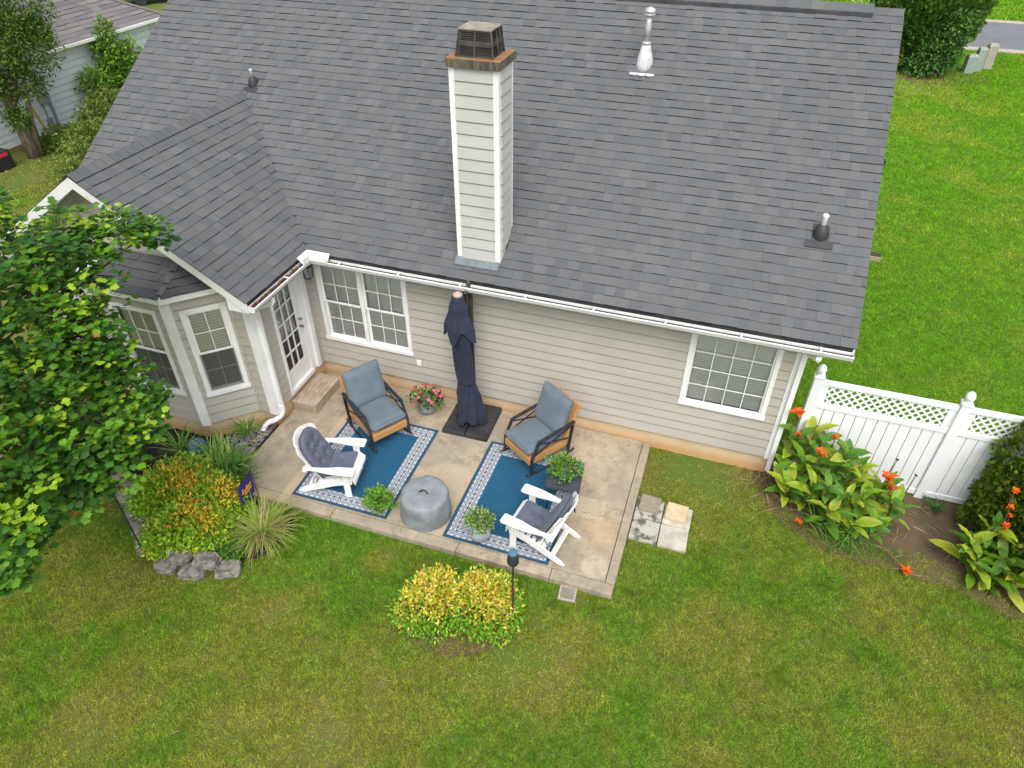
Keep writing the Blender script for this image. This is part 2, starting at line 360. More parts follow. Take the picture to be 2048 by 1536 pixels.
for y0, y1, nm in ((31.2,31.8,'near'), (38.0,38.6,'far')):
    k = MB().box(-120, 120, y0, y1, GZ-.05, GZ+.035)
    tag(obj('kerb', k, M['kerb']), 'pale concrete kerb along the %s edge of the street' % nm, 'kerb', kind='structure')
sheet('driveway', [(10.9,38.62),(14.6,38.62),(15.6,60),(11.9,60)], GZ+.006, M['kerb'], 'pale concrete driveway across the street', 'driveway', dens=5)
dw = MB().box(9.45, 9.51, 40.9, 40.96, GZ, .9)
tag(obj('mailbox_post', dw.box(9.38,9.58,40.7,41.15,.9,1.1), M['black_metal'], bevel=.01), 'dark mailbox on a post across the street', 'mailbox')
patio = bpy.data.objects.new('patio', None); COL.objects.link(patio); tag(patio, 'tan stained concrete patio slab behind the house', 'patio', kind='structure')
def slab(x0, x1, y0, y1, nm='slab'):
    return obj(nm, MB().box(x0, x1, y0, y1, GZ-.06, 0), M['concrete'], patio, bevel=.008)
j = .004
slab(.005, 6.052-j, -2.95, -.004)
slab(6.052+j, 6.185, -2.95, -.004, 'border_strip')
for a, b in ((.30,1.87), (1.87,3.9), (3.9,5.3), (5.3,6.185)): slab(a+j, b-j, -3.13, -2.95-j*2, 'border_strip')
# ---------------------------------------------------------------- house
SL = .64; ZM = 3.012; XW = -2.06; ZRW = ZM+SL*2.06        # slopes and wing ridge
YR = 4.483; ZR = ZM+SL*YR; XR = 8.06; XL = -4.25; RK = .45
EV = .36; ROOF_T = .012                                      # eave overhang of the deck
def main_z(y): return ZM+SL*y
def wing_z(x): return ZRW-SL*abs(x-XW)
house = thing('house', 'single storey house with taupe lap siding, grey shingle roof and tall chimney', 'house')
def frame(O, U, N):
    O = Vector(O); U = Vector(U).normalized(); N = Vector(N).normalized(); Z = Vector((0,0,1))
    return lambda u, n, z: O+U*u+N*n+Z*z
EXPO = .1695
def wall(parent, F, u0, u1, z0, z1, opens=(), ulim=None, mat=None, expo=EXPO, back=.10, boards=True, bname='siding_board', wname='wall', ztop_back=None, part=None):
    mat = mat or M['siding']
    b = MB(); cur = u0; zt = ztop_back or z1
    if ulim is None:
        for (a, c, za, zb) in sorted(opens):
            if a > cur: b.fbox(F, cur, a, -back, 0, z0, zt)
            if za > z0+.01: b.fbox(F, a, c, -back, 0, z0, za)
            if zb < zt-.01: b.fbox(F, a, c, -back, 0, zb, zt)
            cur = c
        if cur < u1: b.fbox(F, cur, u1, -back, 0, z0, zt)
    else:
        zs = [z0+(z1-z0)*i/8 for i in range(9)]
        pts = [F(ulim(z)[1], 0, z) for z in zs]+[F(ulim(z)[0], 0, z) for z in zs[::-1]]
        b.prism(pts, F(0,-back,0)-F(0,0,0))
    w = part if part is not None else obj(wname, b, mat, parent)
    if not boards: return w
    k = 0
    while z0+k*expo < z1-.02:
        zb = z0+k*expo; zt_ = min(zb+expo, z1); k += 1
        cuts = sorted({zb, zt_} | {q for (a, c, za, zc) in opens for q in (za, zc) if zb+.012 < q < zt_-.012})
        for s0, s1 in zip(cuts, cuts[1:]):
            mid = (s0+s1)/2; la, lb = (u0, u1) if ulim is None else (max(u0, ulim(s0)[0]), min(u1, ulim(s0)[1]))
            segs = [(la, lb)]
            for (a, c, za, zc) in opens:
                if za < mid < zc:
                    segs = [q for (p, r) in segs for q in ((p, min(r, a)), (max(p, c), r)) if q[1]-q[0] > .015]
            def th(z): return .036-.013*(z-zb)/expo
            for (p, r) in segs:
                if r-p < .02: continue
                p1, r1 = (p, r) if ulim is None else (max(p, ulim(s1)[0]), min(r, ulim(s1)[1]))
                if r1-p1 < .005: r1 = p1+.005
                e = 0; q_ = .048 if s1 == zt_ and s1 < z1-.01 and s1-s0 > .06 else 0; s0_ = s0+(.0175*expo/EXPO if s0 == zb and zb > z0+.01 else 0)
                m = MB().hexa([F(p,th(s0),s0_),F(r,th(s0),s0_),F(r,.0015,s0_),F(p,.0015,s0_),F(p1,th(s1),s1+e),F(r1,th(s1),s1+e),F(r1,.0015,s1+e-q_),F(p1,.0015,s1+e-q_)])
                obj(bname, m, mat, w)
    return w
def window(F, u0, u1, z0, z1, cols, rows, kind, blind, parent=house, cas=.07, cl=None, cr=None, blind_mat='blind', screens=False):
    """casing part with sash rails, panes, muntins and a blind beneath it. kind: 'double' (hung) or 'fixed'"""
    c = MB(); P0 = .046; cl = cas if cl is None else cl; cr = cas if cr is None else cr
    c.fbox(F,u0,u0+cl,-.05,P0,z0+cas+.002,z1); c.fbox(F,u1-cr,u1,-.05,P0,z0+cas+.002,z1); c.fbox(F,u0+cl,u1-cr,-.05,P0,z1-cas,z1); c.fbox(F,u0-(.012 if cl == cas else 0),u1+(.012 if cr == cas else 0),-.05,P0+.012,z0,z0+cas)
    w = obj('window', c, M['white'], parent, bevel=.004)
    a, b, q, r = u0+cl, u1-cr, z0+cas, z1-cas; mid = (q+r)/2
    def sash(za, zb, n, sw=.035):
        s = MB(); s.fbox(F,a,b,n-.03,n,za,za+sw); s.fbox(F,a,b,n-.03,n,zb-sw,zb); s.fbox(F,a,a+sw,n-.03,n,za+sw,zb-sw); s.fbox(F,b-sw,b,n-.03,n,za+sw,zb-sw)
        o = obj('sash', s, M['white'], w)
        obj('pane', MB().add([F(a+sw,n-.018,za+sw),F(b-sw,n-.018,za+sw),F(b-sw,n-.018,zb-sw),F(a+sw,n-.018,zb-sw)],[(0,1,2,3)]), M['glass'], w)
        for i in range(1, cols):
            x = a+sw+(b-a-2*sw)*i/cols; obj('muntin', MB().fbox(F,x-.006,x+.006,n-.0165,n-.007,za+sw,zb-sw), M['white'], w)
        for i in range(1, rows):
            z = za+sw+(zb-za-2*sw)*i/rows; obj('muntin', MB().fbox(F,a+sw,b-sw,n-.0155,n-.006,z-.006,z+.006), M['white'], w)
    if kind == 'double':
        sash(mid-.016, r, .012); sash(q, mid+.016, -.022)
        if screens: obj('screen', MB().add([F(a+.01,-.012,q),F(b-.01,-.012,q),F(b-.01,-.012,mid-.02),F(a+.01,-.012,mid-.02)],[(0,1,2,3)]), M['screen'], w)
    else: sash(q, r, .008, .025)
    if blind:
        s = MB(); z = r-.02
        while z > q+.03:
            hh = blind*.395
            s.hexa([F(a+.004,-.056,z-hh),F(b-.004,-.056,z-hh),F(b-.004,-.066,z+hh),F(a+.004,-.066,z+hh),F(a+.004,-.054,z-hh+.001),F(b-.004,-.054,z-hh+.001),F(b-.004,-.064,z+hh+.001),F(a+.004,-.064,z+hh+.001)]); z -= blind
        for x in (a+.18*(b-a), b-.18*(b-a)): s.fbox(F, x-.002, x+.002, -.054, -.052, q+.02, r)
        obj('blind', s, M[blind_mat], w)
    return w
# main wall
Fm = frame((0,0,0),(1,0,0),(0,-1,0))
ZT = 2.60
W1 = (.19,1.89,.83,2.43); W2 = (6.49,7.785,1.01,2.43); ins = lambda w: (w[0]+.03,w[1]-.03,w[2]+.03,w[3]-.03)
wm = wall(house, Fm, .02, XR-.06, .28, ZT, [ins(W1), ins(W2)])
mullion = 1.03
window(Fm, W1[0], mullion, W1[2], W1[3], 3, 2, 'double', .042, cr=.035); window(Fm, mullion, W1[1], W1[2], W1[3], 3, 2, 'double', .042, cl=.035)
window(Fm, *W2, 4, 4, 'fixed', .047)
# wing side wall with the door
Fd = frame((0,-1.59,0),(0,1,0),(1,0,0)); DU0, DU1 = .45, 1.425
wall(house, Fd, .0, 1.57, .28, ZT, [(DU0+.02, DU1-.02, .28, 2.40)])
d = MB(); cz = 2.44
d.fbox(Fd,DU0,DU0+.045,-.06,.05,.30,cz); d.fbox(Fd,DU1-.10,DU1,-.06,.052,.30,cz); d.fbox(Fd,DU0+.045,DU1-.10,-.06,.05,cz-.08,cz); d.fbox(Fd,DU1-.235,DU1-.10,-.06,.006,.30,cz-.08)
d.fbox(Fd,DU0+.045,DU1-.235,-.06,.05,.30,.372)
door = obj('door', d, M['white'], house, bevel=.004)
a, b, q, r = DU0+.05, DU1-.24, .376, cz-.085; ga, gb, gq, gr = a+.085, b-.115, .71, 2.25
s = MB(); s.fbox(Fd,a,ga,-.05,-.012,q,r); s.fbox(Fd,gb,b,-.05,-.012,q,r); s.fbox(Fd,ga,gb,-.05,-.012,q,gq); s.fbox(Fd,ga,gb,-.05,-.012,gr,r)
obj('door_leaf', s, M['white'], door, bevel=.004)
for i in range(3):
    for k in range(5):
        x0 = ga+(gb-ga)*i/3; x1 = ga+(gb-ga)*(i+1)/3; y0 = gq+(gr-gq)*k/5; y1 = gq+(gr-gq)*(k+1)/5
        obj('pane', MB().add([Fd(x0,-.03,y0),Fd(x1,-.03,y0),Fd(x1,-.03,y1),Fd(x0,-.03,y1)],[(0,1,2,3)]), M['glass'], door)
for i in range(1, 3): x = ga+(gb-ga)*i/3; obj('muntin', MB().fbox(Fd,x-.011,x+.011,-.042,-.014,gq,gr), M['white'], door)
for k in range(1, 5): z = gq+(gr-gq)*k/5; obj('muntin', MB().fbox(Fd,ga,gb,-.044,-.0155,z-.011,z+.011), M['white'], door)
for z, rr in ((1.33,.028),(1.48,.022)): obj('knob', MB().lathe([(rr*.9,0),(rr,.004),(rr*.45,.012),(rr*.4,.03),(rr,.042),(rr*.9,.06),(rr*.3,.066)], 14), M['brass'], door, smooth=True).matrix_local = Matrix.Translation(Fd(b-.055,-.012,z)) @ Matrix.Rotation(math.pi/2, 4, 'Y')
s = MB(); z = gr
while z > 1.35: s.hexa([Fd(ga,-.060,z-.014),Fd(gb,-.060,z-.014),Fd(gb,-.075,z+.012),Fd(ga,-.075,z+.012),Fd(ga,-.058,z-.0128),Fd(gb,-.058,z-.0128),Fd(gb,-.073,z+.0132),Fd(ga,-.073,z+.0132)]); z -= .045
obj('blind', s, M['blind_bay'], door)
# gable front wall of the wing, with the bay in front
Fg = frame((-4.12,-1.59,0),(1,0,0),(0,-1,0)); xo = 4.12
glim = lambda z: (0, 4.12) if z < 2.70 else (xo+XW-(ZRW-.10-z)/SL, xo+XW+(ZRW-.10-z)/SL)
wall(house, Fg, .0, 4.10, .28, 2.72, [(xo-2.88, xo-.33, .28, 2.72)])
wall(house, Fg, .0, 4.12, 2.72, ZRW-.16, ulim=lambda z: (max(0, glim(z)[0]), min(4.12, glim(z)[1])))
BX0, BX1 = -2.27, -.94; BY = -2.20
def bayface(p, q):
    p = Vector((*p,0)); q = Vector((*q,0)); U = (q-p).normalized(); return frame(p, U, (U.y,-U.x,0)), (q-p).length
Ff, lf = bayface((BX0,BY),(BX1,BY)); Fr, lr = bayface((BX1,BY),(-.30,-1.59)); Fl, ll = bayface((-2.91,-1.59),(BX0,BY))
BW = [(Ff, lf, (.255,1.133,.845,2.485), 3), (Fr, lr, (.15,.82,.82,2.46), 2), (Fl, ll, (.06,.735,.82,2.46), 2)]
for F, l, w, cols in BW:
    wall(house, F, .0, l, .28, 2.74, [ins(w)], back=.06); window(F, *w, cols, 2, 'double', .05, blind_mat='blind_bay', screens=True)
def post(x, y, nx, ny, w=.075, z0=.25, z1=2.74):
    N = Vector((nx,ny,0)).normalized(); F = frame((x,y,0), (-N.y,N.x,0), N)
    return obj('corner_board', MB().fbox(F,-w,w,-.03,.05,z0,z1), M['white'], house, bevel=.006)
post(BX1, BY, .38, -.92); post(BX0, BY, -.38, -.92)
for (x, y, n1) in ((-.30,-1.59,(.4,-.9)),(0,0,(1,-1)),(-2.91,-1.59,(-.4,-.9))):
    obj('corner_trim', MB().box(x-.012,x+.040,y-.042,y+.01,.28,ZT), M['siding'], house)
def cboard(x0, x1, y0, y1, z0=.25, z1=ZT): return obj('corner_board', MB().box(x0,x1,y0,y1,z0,z1), M['white'], house, bevel=.004)
cboard(-.10,.040,-1.63,-1.588); cboard(.0,.0395,-1.588,-1.48)
cboard(XR-.10,XR+.04,-.041,.0); cboard(XR+.001,XR+.0395,.0,.10)
# other walls, foundation, floor and ceiling close the house
Fe = frame((XR,0,0),(0,1,0),(1,0,0)); Fb = frame((XR,2*YR,0),(-1,0,0),(0,1,0)); Fw = frame((XL,2*YR,0),(0,-1,0),(-1,0,0))
wall(house, Fe, .10, 2*YR, .28, ZT); wall(house, Fb, 0, XR-XL, .28, ZT, boards=False); wall(house, Fw, 0, 2*YR+1.59, .28, ZT, boards=False)
elim = lambda z: ((z-ZM+.1)/SL, 2*YR-(z-ZM+.1)/SL)
wall(house, Fe, 0, 2*YR, ZT, ZR-.2, ulim=lambda z: (max(0,elim(z)[0]), min(2*YR,elim(z)[1])))
f = MB(); e = .012
f.prism([(XL,-1.59+e,GZ-.2),(-2.91,-1.59+e,GZ-.2),(BX0,BY+e,GZ-.2),(BX1,BY+e,GZ-.2),(-.30,-1.59+e,GZ-.2),(-e,-1.59+e,GZ-.2),(-e,e,GZ-.2),(XR-e,e,GZ-.2),(XR-e,2*YR-e,GZ-.2),(XL,2*YR-e,GZ-.2)], (0,0,.28-GZ+.199))
obj('foundation', f, M['foundation'], house)
obj('floor_deck', MB().box(XL+.1,XR-.12,.15,2*YR-.15,.281,.30).box(XL+.1,-.11,-1.45,.15,.281,.30), M['floorboard'], house)
obj('ceiling', MB().box(XL+.1,XR-.12,.11,2*YR-.15,2.56,2.59).box(XL+.1,-.11,-1.45,.11,2.56,2.59), M['room'], house)
obj('room_wall', MB().box(XL+.1,XR-.12,2.6,2.7,.30,2.56).box(-1.9,-1.85,-1.48,2.6,.30,2.56), M['room'], house)
# outlet, lantern
obj('outlet_cover', MB().fbox(Fm,1.955,2.03,.012,.045,.64,.755).fbox(Fm,1.965,2.02,.045,.06,.66,.735), M['white'], house, bevel=.006)
lt = MB(); Fl2 = frame((0,-.11,0),(0,1,0),(1,0,0)); lt.fbox(Fl2,-.04,.04,.014,.035,2.15,2.38); lt.fbox(Fl2,-.012,.012,.035,.10,2.36,2.38)
lan = obj('wall_lantern', lt, M['bronze'], house)
cg = MB(); L0 = Fl2(0,.11,0)
for sx in (-1,1):
    for sy in (-1,1): cg.bar((L0.x+sx*.062,L0.y+sy*.062,2.34),(L0.x+sx*.042,L0.y+sy*.042,2.12),.012,.012)
cg.hexa([(L0.x-.08,L0.y-.08,2.335),(L0.x+.08,L0.y-.08,2.335),(L0.x+.08,L0.y+.08,2.335),(L0.x-.08,L0.y+.08,2.335),(L0.x-.02,L0.y-.02,2.41),(L0.x+.02,L0.y-.02,2.41),(L0.x+.02,L0.y+.02,2.41),(L0.x-.02,L0.y+.02,2.41)])
cg.box(L0.x-.05,L0.x+.05,L0.y-.05,L0.y+.05,2.105,2.12); obj('lantern_cage', cg, M['bronze'], lan)
obj('lantern_glass', MB().hexa([(L0.x+a*.04,L0.y+b*.04,2.12) for a,b in((-1,-1),(1,-1),(1,1),(-1,1))]+[(L0.x+a*.058,L0.y+b*.058,2.334) for a,b in((-1,-1),(1,-1),(1,1),(-1,1))]), M['glaze_pale'], lan)
# ---- roofs
roof_faces = MB(); yE = -EV; T = .11
def deck(pts, t=T): roof_faces.prism([Vector(p)-Vector((0,0,t)) for p in pts], (0,0,t))
xL, xR = XL-.40, XR+RK+.05
deck([(xL,yE,main_z(yE)),(xR,yE,main_z(yE)),(xR,YR,ZR),(xL,YR,ZR)]); deck([(xL,YR,ZR),(xR,YR,ZR),(xR,2*YR+EV,main_z(yE)),(xL,2*YR+EV,main_z(yE))])
yF = -1.98; xe = EV; xel = 2*XW-EV
def vy(x): return -x if x > XW else x-2*XW                      # valley: main_z(y) == wing_z(x)
deck([(xe,yF,wing_z(xe)),(xe,vy(xe)+.01,wing_z(xe)),(XW,vy(XW)+.01,ZRW),(XW,yF,ZRW)]); deck([(XW,yF,ZRW),(XW,vy(XW)+.01,ZRW),(xel,vy(xel),wing_z(xel)),(xel,yF,wing_z(xel))])
roof = obj('roof', roof_faces, M['white'], house)
TABS = []   # (verts8, colour, centre, score)
SHC = [(.124,.129,.135),(.117,.123,.130),(.130,.130,.132),(.112,.118,.125),(.134,.137,.140),(.123,.126,.129)]
def tabs(P0, A, U, lim, nrows, expo=.1525, wid=(.12,.21), pal=SHC, dk=(.030,.031,.035), out=None, keep=None, gain=1):
    P0 = Vector(P0); A = Vector(A).normalized(); U = Vector(U).normalized(); N = A.cross(U).normalized(); out = TABS if out is None else out
    for k in range(nrows):
        u0 = k*expo; u1 = u0+expo+.012; la, lb = lim(u0+expo/2)
        a = la-random.random()*wid[1]*.0; first = True
        a = la
        while a < lb-.01:
            w = random.uniform(*wid); 
            if first: w *= random.uniform(.4, 1); first = False
            b = min(a+w, lb);
            if lb-b < .05: b = lb
            thick = random.random() < .42
            h0 = .021 if thick else .012; h1 = .004; du = random.uniform(-.004, .004)
            c = Vector(random.choice(pal))*random.uniform(.95, 1.05)*gain
            ctr = P0+A*(a+b)/2+U*(u0+expo/2)
            if keep is None or keep(ctr):
                g = .0004
                v = [P0+A*x+U*u+N*h for (x,u,h) in ((a+g,u0+du,.001),(b-g,u0+du,.001),(b-g,u1,.001),(a+g,u1,.001),(a+g,u0+du,h0),(b-g,u0+du,h0),(b-g,u1,h1),(a+g,u1,h1))]
                X_, Y_, z_ = project(ctr); vis = 0 < X_ < 1 and 0 < Y_ < 1
                sc = (b-a)*expo*max(0, N.dot(CAM_C-ctr))/z_**3 if vis else 0
                out.append((v, tuple(c), sc))
            a = b
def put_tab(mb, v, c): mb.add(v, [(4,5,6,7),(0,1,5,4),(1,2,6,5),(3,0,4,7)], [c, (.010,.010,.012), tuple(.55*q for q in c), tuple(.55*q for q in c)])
Lm = math.hypot(1, SL); eave_y = yE-.012
nm_rows = int((YR-eave_y)*Lm/.1525)
keep_main = lambda c: not (c.y < vy(c.x)-.09 and xel < c.x < xe) and not (2.88 < c.x < 3.52 and -.03 < c.y < .48)
tabs((0,eave_y,main_z(eave_y)), (1,0,0), (0,1,SL), lambda u: (xL-.035, xR+.035), nm_rows, keep=keep_main)
tabs((0,2*YR-eave_y,main_z(eave_y)), (-1,0,0), (0,-1,SL), lambda u: (-xR-.02, -xL+.02), nm_rows, wid=(.6,1.2))
xe2 = xe+.012
def wlim(u):   # right slope of the wing; a runs along +y from the front rake
    x = xe2-u/Lm; return (yF-.035, max(yF+.1, vy(x)+.05))
nw_rows = int((xe2-XW)*Lm/.1525)
tabs((xe2,0,wing_z(xe2)), (0,1,0), (-1,0,SL), wlim, nw_rows)
def wlim2(u): x = xel-.03+u/Lm; return (-vy(x)-.05, -yF+.02)
tabs((xel-.03,0,wing_z(xel-.03)), (0,-1,0), (1,0,SL), wlim2, nw_rows, wid=(.4,.8))
ul = MB(); o1 = .0008
ul.add([(xL,yE,main_z(yE)+o1),(xR,yE,main_z(yE)+o1),(xR,YR,ZR+o1),(xL,YR,ZR+o1)], [(0,1,2,3)]); ul.add([(xe,yF,wing_z(xe)+o1),(xe,vy(xe),wing_z(xe)+o1),(XW,vy(XW),ZRW+o1),(XW,yF,ZRW+o1)], [(0,1,2,3)])
obj('underlayment', ul, M['black_plastic'], roof)
# bay roof
bz = 2.79; by0 = -2.33; bh = 3.05; bxa, bxb = -2.33, -.88; hxa, hxb = -2.21, -1.0
E1 = Vector((bxb,by0,bz)); E2 = Vector((-.15,-1.60,bz)); H1 = Vector((hxb,-1.60,bh)); E0 = Vector((bxa,by0,bz)); H0 = Vector((hxa,-1.60,bh)); E3 = Vector((-3.06,-1.60,bz))
bd = MB(); dz = Vector((0,0,-.10))
bd.add([E3,E0,E1,E2,H1,H0,E3+dz,E0+dz,E1+dz,E2+dz,(-.15,-1.6,bz-.1)], [(1,2,4,5),(2,3,4),(0,1,5),(6,7,1,0),(7,8,2,1),(8,9,3,2),(6,9,8,7)])
bayroof = obj('bay_roof', bd, M['white'], house)
def tri_tabs(A0, A1, H0_, H1_):
    A0 = Vector(A0); A1 = Vector(A1); A = (A1-A0).normalized(); up = (Vector(H0_)-A0); U = (up-A*up.dot(A)); L = U.length; U.normalize()
    h0 = (Vector(H0_)-A0).dot(A); h1 = (Vector(H1_)-A0).dot(A); l = (A1-A0).length
    tabs(A0, A, U, lambda u: (h0*min(1,u/L)-.01, l+(h1-l)*min(1,u/L)+.01), max(1, int(L/.1525)), gain=.82)
tri_tabs(E0+Vector((-.01,-.02,0)), E1+Vector((.01,-.02,0)), H0, H1); tri_tabs(E1+Vector((.012,-.012,0)), E2+Vector((.012,-.012,0)), H1, H1)
TABS.sort(key=lambda t: -t[2])
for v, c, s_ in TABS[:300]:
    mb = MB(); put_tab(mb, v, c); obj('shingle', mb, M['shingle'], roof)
mb = MB()
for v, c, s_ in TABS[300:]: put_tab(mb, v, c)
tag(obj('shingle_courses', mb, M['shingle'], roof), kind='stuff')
# hip and ridge caps
def caps(P, Q, s1, s2, n, w=.15, name='ridge_cap', h=.03):
    P = Vector(P); Q = Vector(Q); D = (Q-P)/n
    for i in range(n):
        a = P+D*i; b = a+D*1.12; c = Vector(random.choice(SHC))*random.uniform(.96, 1.08); zz = Vector((0,0,h)); z2 = Vector((0,0,h-.007))
        s1v = Vector(s1)*w; s2v = Vector(s2)*w
        mb = MB(); mb.add([a+s1v+zz,a+zz+Vector((0,0,.012)),a+s2v+zz,b+s1v+z2,b+z2+Vector((0,0,.012)),b+s2v+z2,a+s1v,a,a+s2v], [(0,1,4,3),(1,2,5,4),(6,7,1,0),(7,8,2,1),(6,0,3),(2,8,5)], [tuple(c)]*2+[(.03,.031,.035)]*2+[tuple(c*.6)]*2)
        obj(name, mb, M['shingle'], roof)
caps((XW,yF-.03,ZRW), (XW,vy(XW)+.02,ZRW), (.84,0,-.84*SL), (-.84,0,-.84*SL), 27)
caps((xR-.42,YR,ZR), (xL,YR,ZR), (0,-.84,-.84*SL), (0,.84,-.84*SL), 70, .16, h=.06)
caps((xR+.02,YR,ZR), (xR-.42,YR,ZR), (0,-.84,-.84*SL), (0,.84,-.84*SL), 2, .13, h=.02)
obj('ridge_vent', MB().prism([(xL+.3,YR-.17,ZR-.125),(xL+.3,YR,ZR-.01),(xL+.3,YR+.17,ZR-.125),(xL+.3,YR+.155,ZR-.045),(xL+.3,YR,ZR+.055),(xL+.3,YR-.155,ZR-.045)], (xR-.42-xL-.3,0,0)), M['black_plastic'], roof)
for i, t_ in enumerate(np.linspace(.06, .95, 4)): caps(E1.lerp(H1, t_), E1.lerp(H1, t_+.2), (.5,.2,-.12), (-.5,-.1,-.1), 1, .10)
# fascia, rakes, soffits, gutters
def part(name, mb, mat='white', **k): return obj(name, mb, M[mat], house, **k)
part('fascia', MB().box(.355,XR+.0,-.355,-.335,ZT-.02,2.69)); part('fascia', MB().box(.335,.355,-1.95,-.356,ZT-.02,2.69))
part('soffit', MB().box(.302,XR+.48,-.334,0,ZT,ZT+.02)); part('soffit', MB().box(0,.334,-1.58,-.281,ZT+.001,ZT+.019))
rk = lambda x, y0, y1, t0, t1: MB().prism([(x,y0,main_z(y0)-t1),(x,y1,main_z(y1)-t1),(x,y1,main_z(y1)-t0),(x,y0,main_z(y0)-t0)], (.022,0,0))
part('rake_board', rk(xR+.003,yE+.01,YR,.0,.16)); part('rake_board', MB().prism([(xR+.003,2*YR-y,main_z(y)-t) for y,t in ((yE,.16),(YR,.16),(YR,0),(yE,0))], (.022,0,0)))
part('rake_board', rk(xL-.025,yE+.01,YR,.0,.16))
for sx in (1, -1):
    x0 = XW+sx*(xe-XW+.012); part('rake_board', MB().prism([(XW,yF-.003,ZRW-.0),(x0,yF-.003,wing_z(x0)),(x0,yF-.003,wing_z(x0)-.17),(XW,yF-.003,ZRW-.17)], (0,-.022,0)), 'dirty_white')
    part('frieze_board', MB().prism([(XW,-1.61,ZRW-.13),(XW+sx*2.02,-1.61,ZRW-.13-SL*2.02),(XW+sx*2.02,-1.61,ZRW-.23-SL*2.02),(XW,-1.61,ZRW-.23)], (0,-.02,0)), 'siding')
part('eave_return', MB().prism([(.005,-1.97,ZT-.02),(xe-.05,-1.97,ZT-.02),(xe-.05,-1.97,wing_z(xe-.05)-.115),(.005,-1.97,wing_z(.005)-.115)], (0,.35,0)))
part('eave_return', MB().prism([(2*XW-.005,-1.97,ZT-.02),(2*XW-.005,-1.97,wing_z(2*XW)-.115),(2*XW-xe+.05,-1.97,wing_z(xe-.05)-.115),(2*XW-xe+.05,-1.97,ZT-.02)], (0,.35,0)))
part('drip_edge', MB().box(.372,xR-.001,-.3625,-.3605,2.66,main_z(yE)-.001), 'black_plastic'); part('drip_edge', MB().box(.3605,.3625,yF+.002,-.372,2.66,wing_z(xe)-.001), 'black_plastic')
def gutter(p, q, n, name='gutter'):   # p->q along the eave at z of the bottom, n outward
    p = Vector(p); q = Vector(q); U = (q-p).normalized(); F = frame((p.x,p.y,0), U, n); l = (q-p).length; z = p.z
    m = MB(); m.fbox(F,0,l,0,.008,z,z+.100); m.fbox(F,0,l,.008,.085,z,z+.008)
    m.hexa([F(0,.088,z+.008),F(l,.088,z+.008),F(l,.08,z+.008),F(0,.08,z+.008),F(0,.118,z+.080),F(l,.118,z+.080),F(l,.108,z+.080),F(0,.108,z+.080)])
    m.fbox(F,0,l,.106,.124,z+.080,z+.100); m.fbox(F,0,.008,.0081,.105,z+.0081,z+.1); m.fbox(F,l-.008,l,.0081,.105,z+.0081,z+.1)
    o = part(name, m, 'white', bevel=.003); k = int(l/.92)
    obj('gutter_silt', MB().fbox(F,.009,l-.009,.009,.092,z+.009,z+.058), M['soil_dark'], o)
    for i in range(k):
        u = (i+.6)*l/k; obj('gutter_hanger', MB().fbox(F,u-.013,u+.013,.009,.128,z+.1005,z+.106), M['white'], o)
    return o, F, l
gutter((.364,-.364,ZT+.012), (xR+.02,-.364,ZT+.012), (0,-1,0)); go, gF, gl = gutter((.364,yF-.0,ZT+.0135), (.364,-.49,ZT+.0135), (1,0,0))
part('splash_guard', MB().box(.475,.49,-.68,-.485,ZT+.113,ZT+.21).box(.4905,.80,-.50,-.485,ZT+.113,ZT+.21).prism([(.485,-.49,ZT+.1235),(.485,-.68,ZT+.1235),(.385,-.68,ZT+.225),(.385,-.39,ZT+.225),(.80,-.39,ZT+.225),(.80,-.49,ZT+.1235)],(0,0,.004)), bevel=.005)
n_ = 420; P = np.c_[RNG.uniform(.37,.45,n_), RNG.uniform(yF+.02,-.7,n_), RNG.uniform(ZT+.06,ZT+.105,n_)]
DIA = np.array([(0,0,0),(.5,.26,.05),(1,0,0),(.5,-.26,.05)]); DIAF = [(0,1,2),(0,2,3)]
c_ = np.array([(.16,.07,.03),(.10,.05,.025),(.24,.14,.06)])[RNG.integers(0,3,n_)]
V, Fc, cc = scatter(P, RNG.normal(size=(n_,3))*(1,1,.3), RNG.uniform(-1,1,n_), .05, DIA, DIAF, c_)
tag(link('leaf_litter', np_mesh('leaf_litter', V, Fc, cc), M['leafmat'], go), kind='stuff')
def spout(pts, w=.075, t=.055, nm='downspout', mat='white'):
    m = MB()
    for a, b in zip(pts, pts[1:]): m.bar(a, b, w, t, up=(0,-1,0) if nm != 'x' else (0,0,1))
    return part(nm, m, mat, bevel=.006)
spout([(.415,-1.5,ZT+.02),(.415,-1.5,ZT-.09),(.07,-1.5,ZT-.26),(.065,-1.5,.38)])
mb = MB(); pth = [(.065,-1.5,.40),(.075,-1.51,.28),(.05,-1.56,.19),(-.02,-1.66,.15),(-.10,-1.72,.13),(-.155,-1.78,.07),(-.175,-1.83,.0)]
from mathutils import geometry as _geo
pp = []
for i in range(len(pth)-1):
    p0, p1, p2, p3 = [Vector(pth[max(0,min(len(pth)-1,k))]) for k in (i-1,i,i+1,i+2)]
    for s_ in range(6): t_ = s_/6; pp.append(.5*((2*p1)+(p2-p0)*t_+(2*p0-5*p1+4*p2-p3)*t_*t_+(3*p1-p0-3*p2+p3)*t_**3))
part('flexible_spout', mb.tube(pp, [.042+(.006 if i % 2 else 0) for i in range(len(pp))], 12), 'white', smooth=True)
spout([(XR+.12,-.41,ZT+.02),(XR+.12,-.41,ZT-.07),(XR+.0,-.085,ZT-.20),(XR+.0,-.075,.05)])
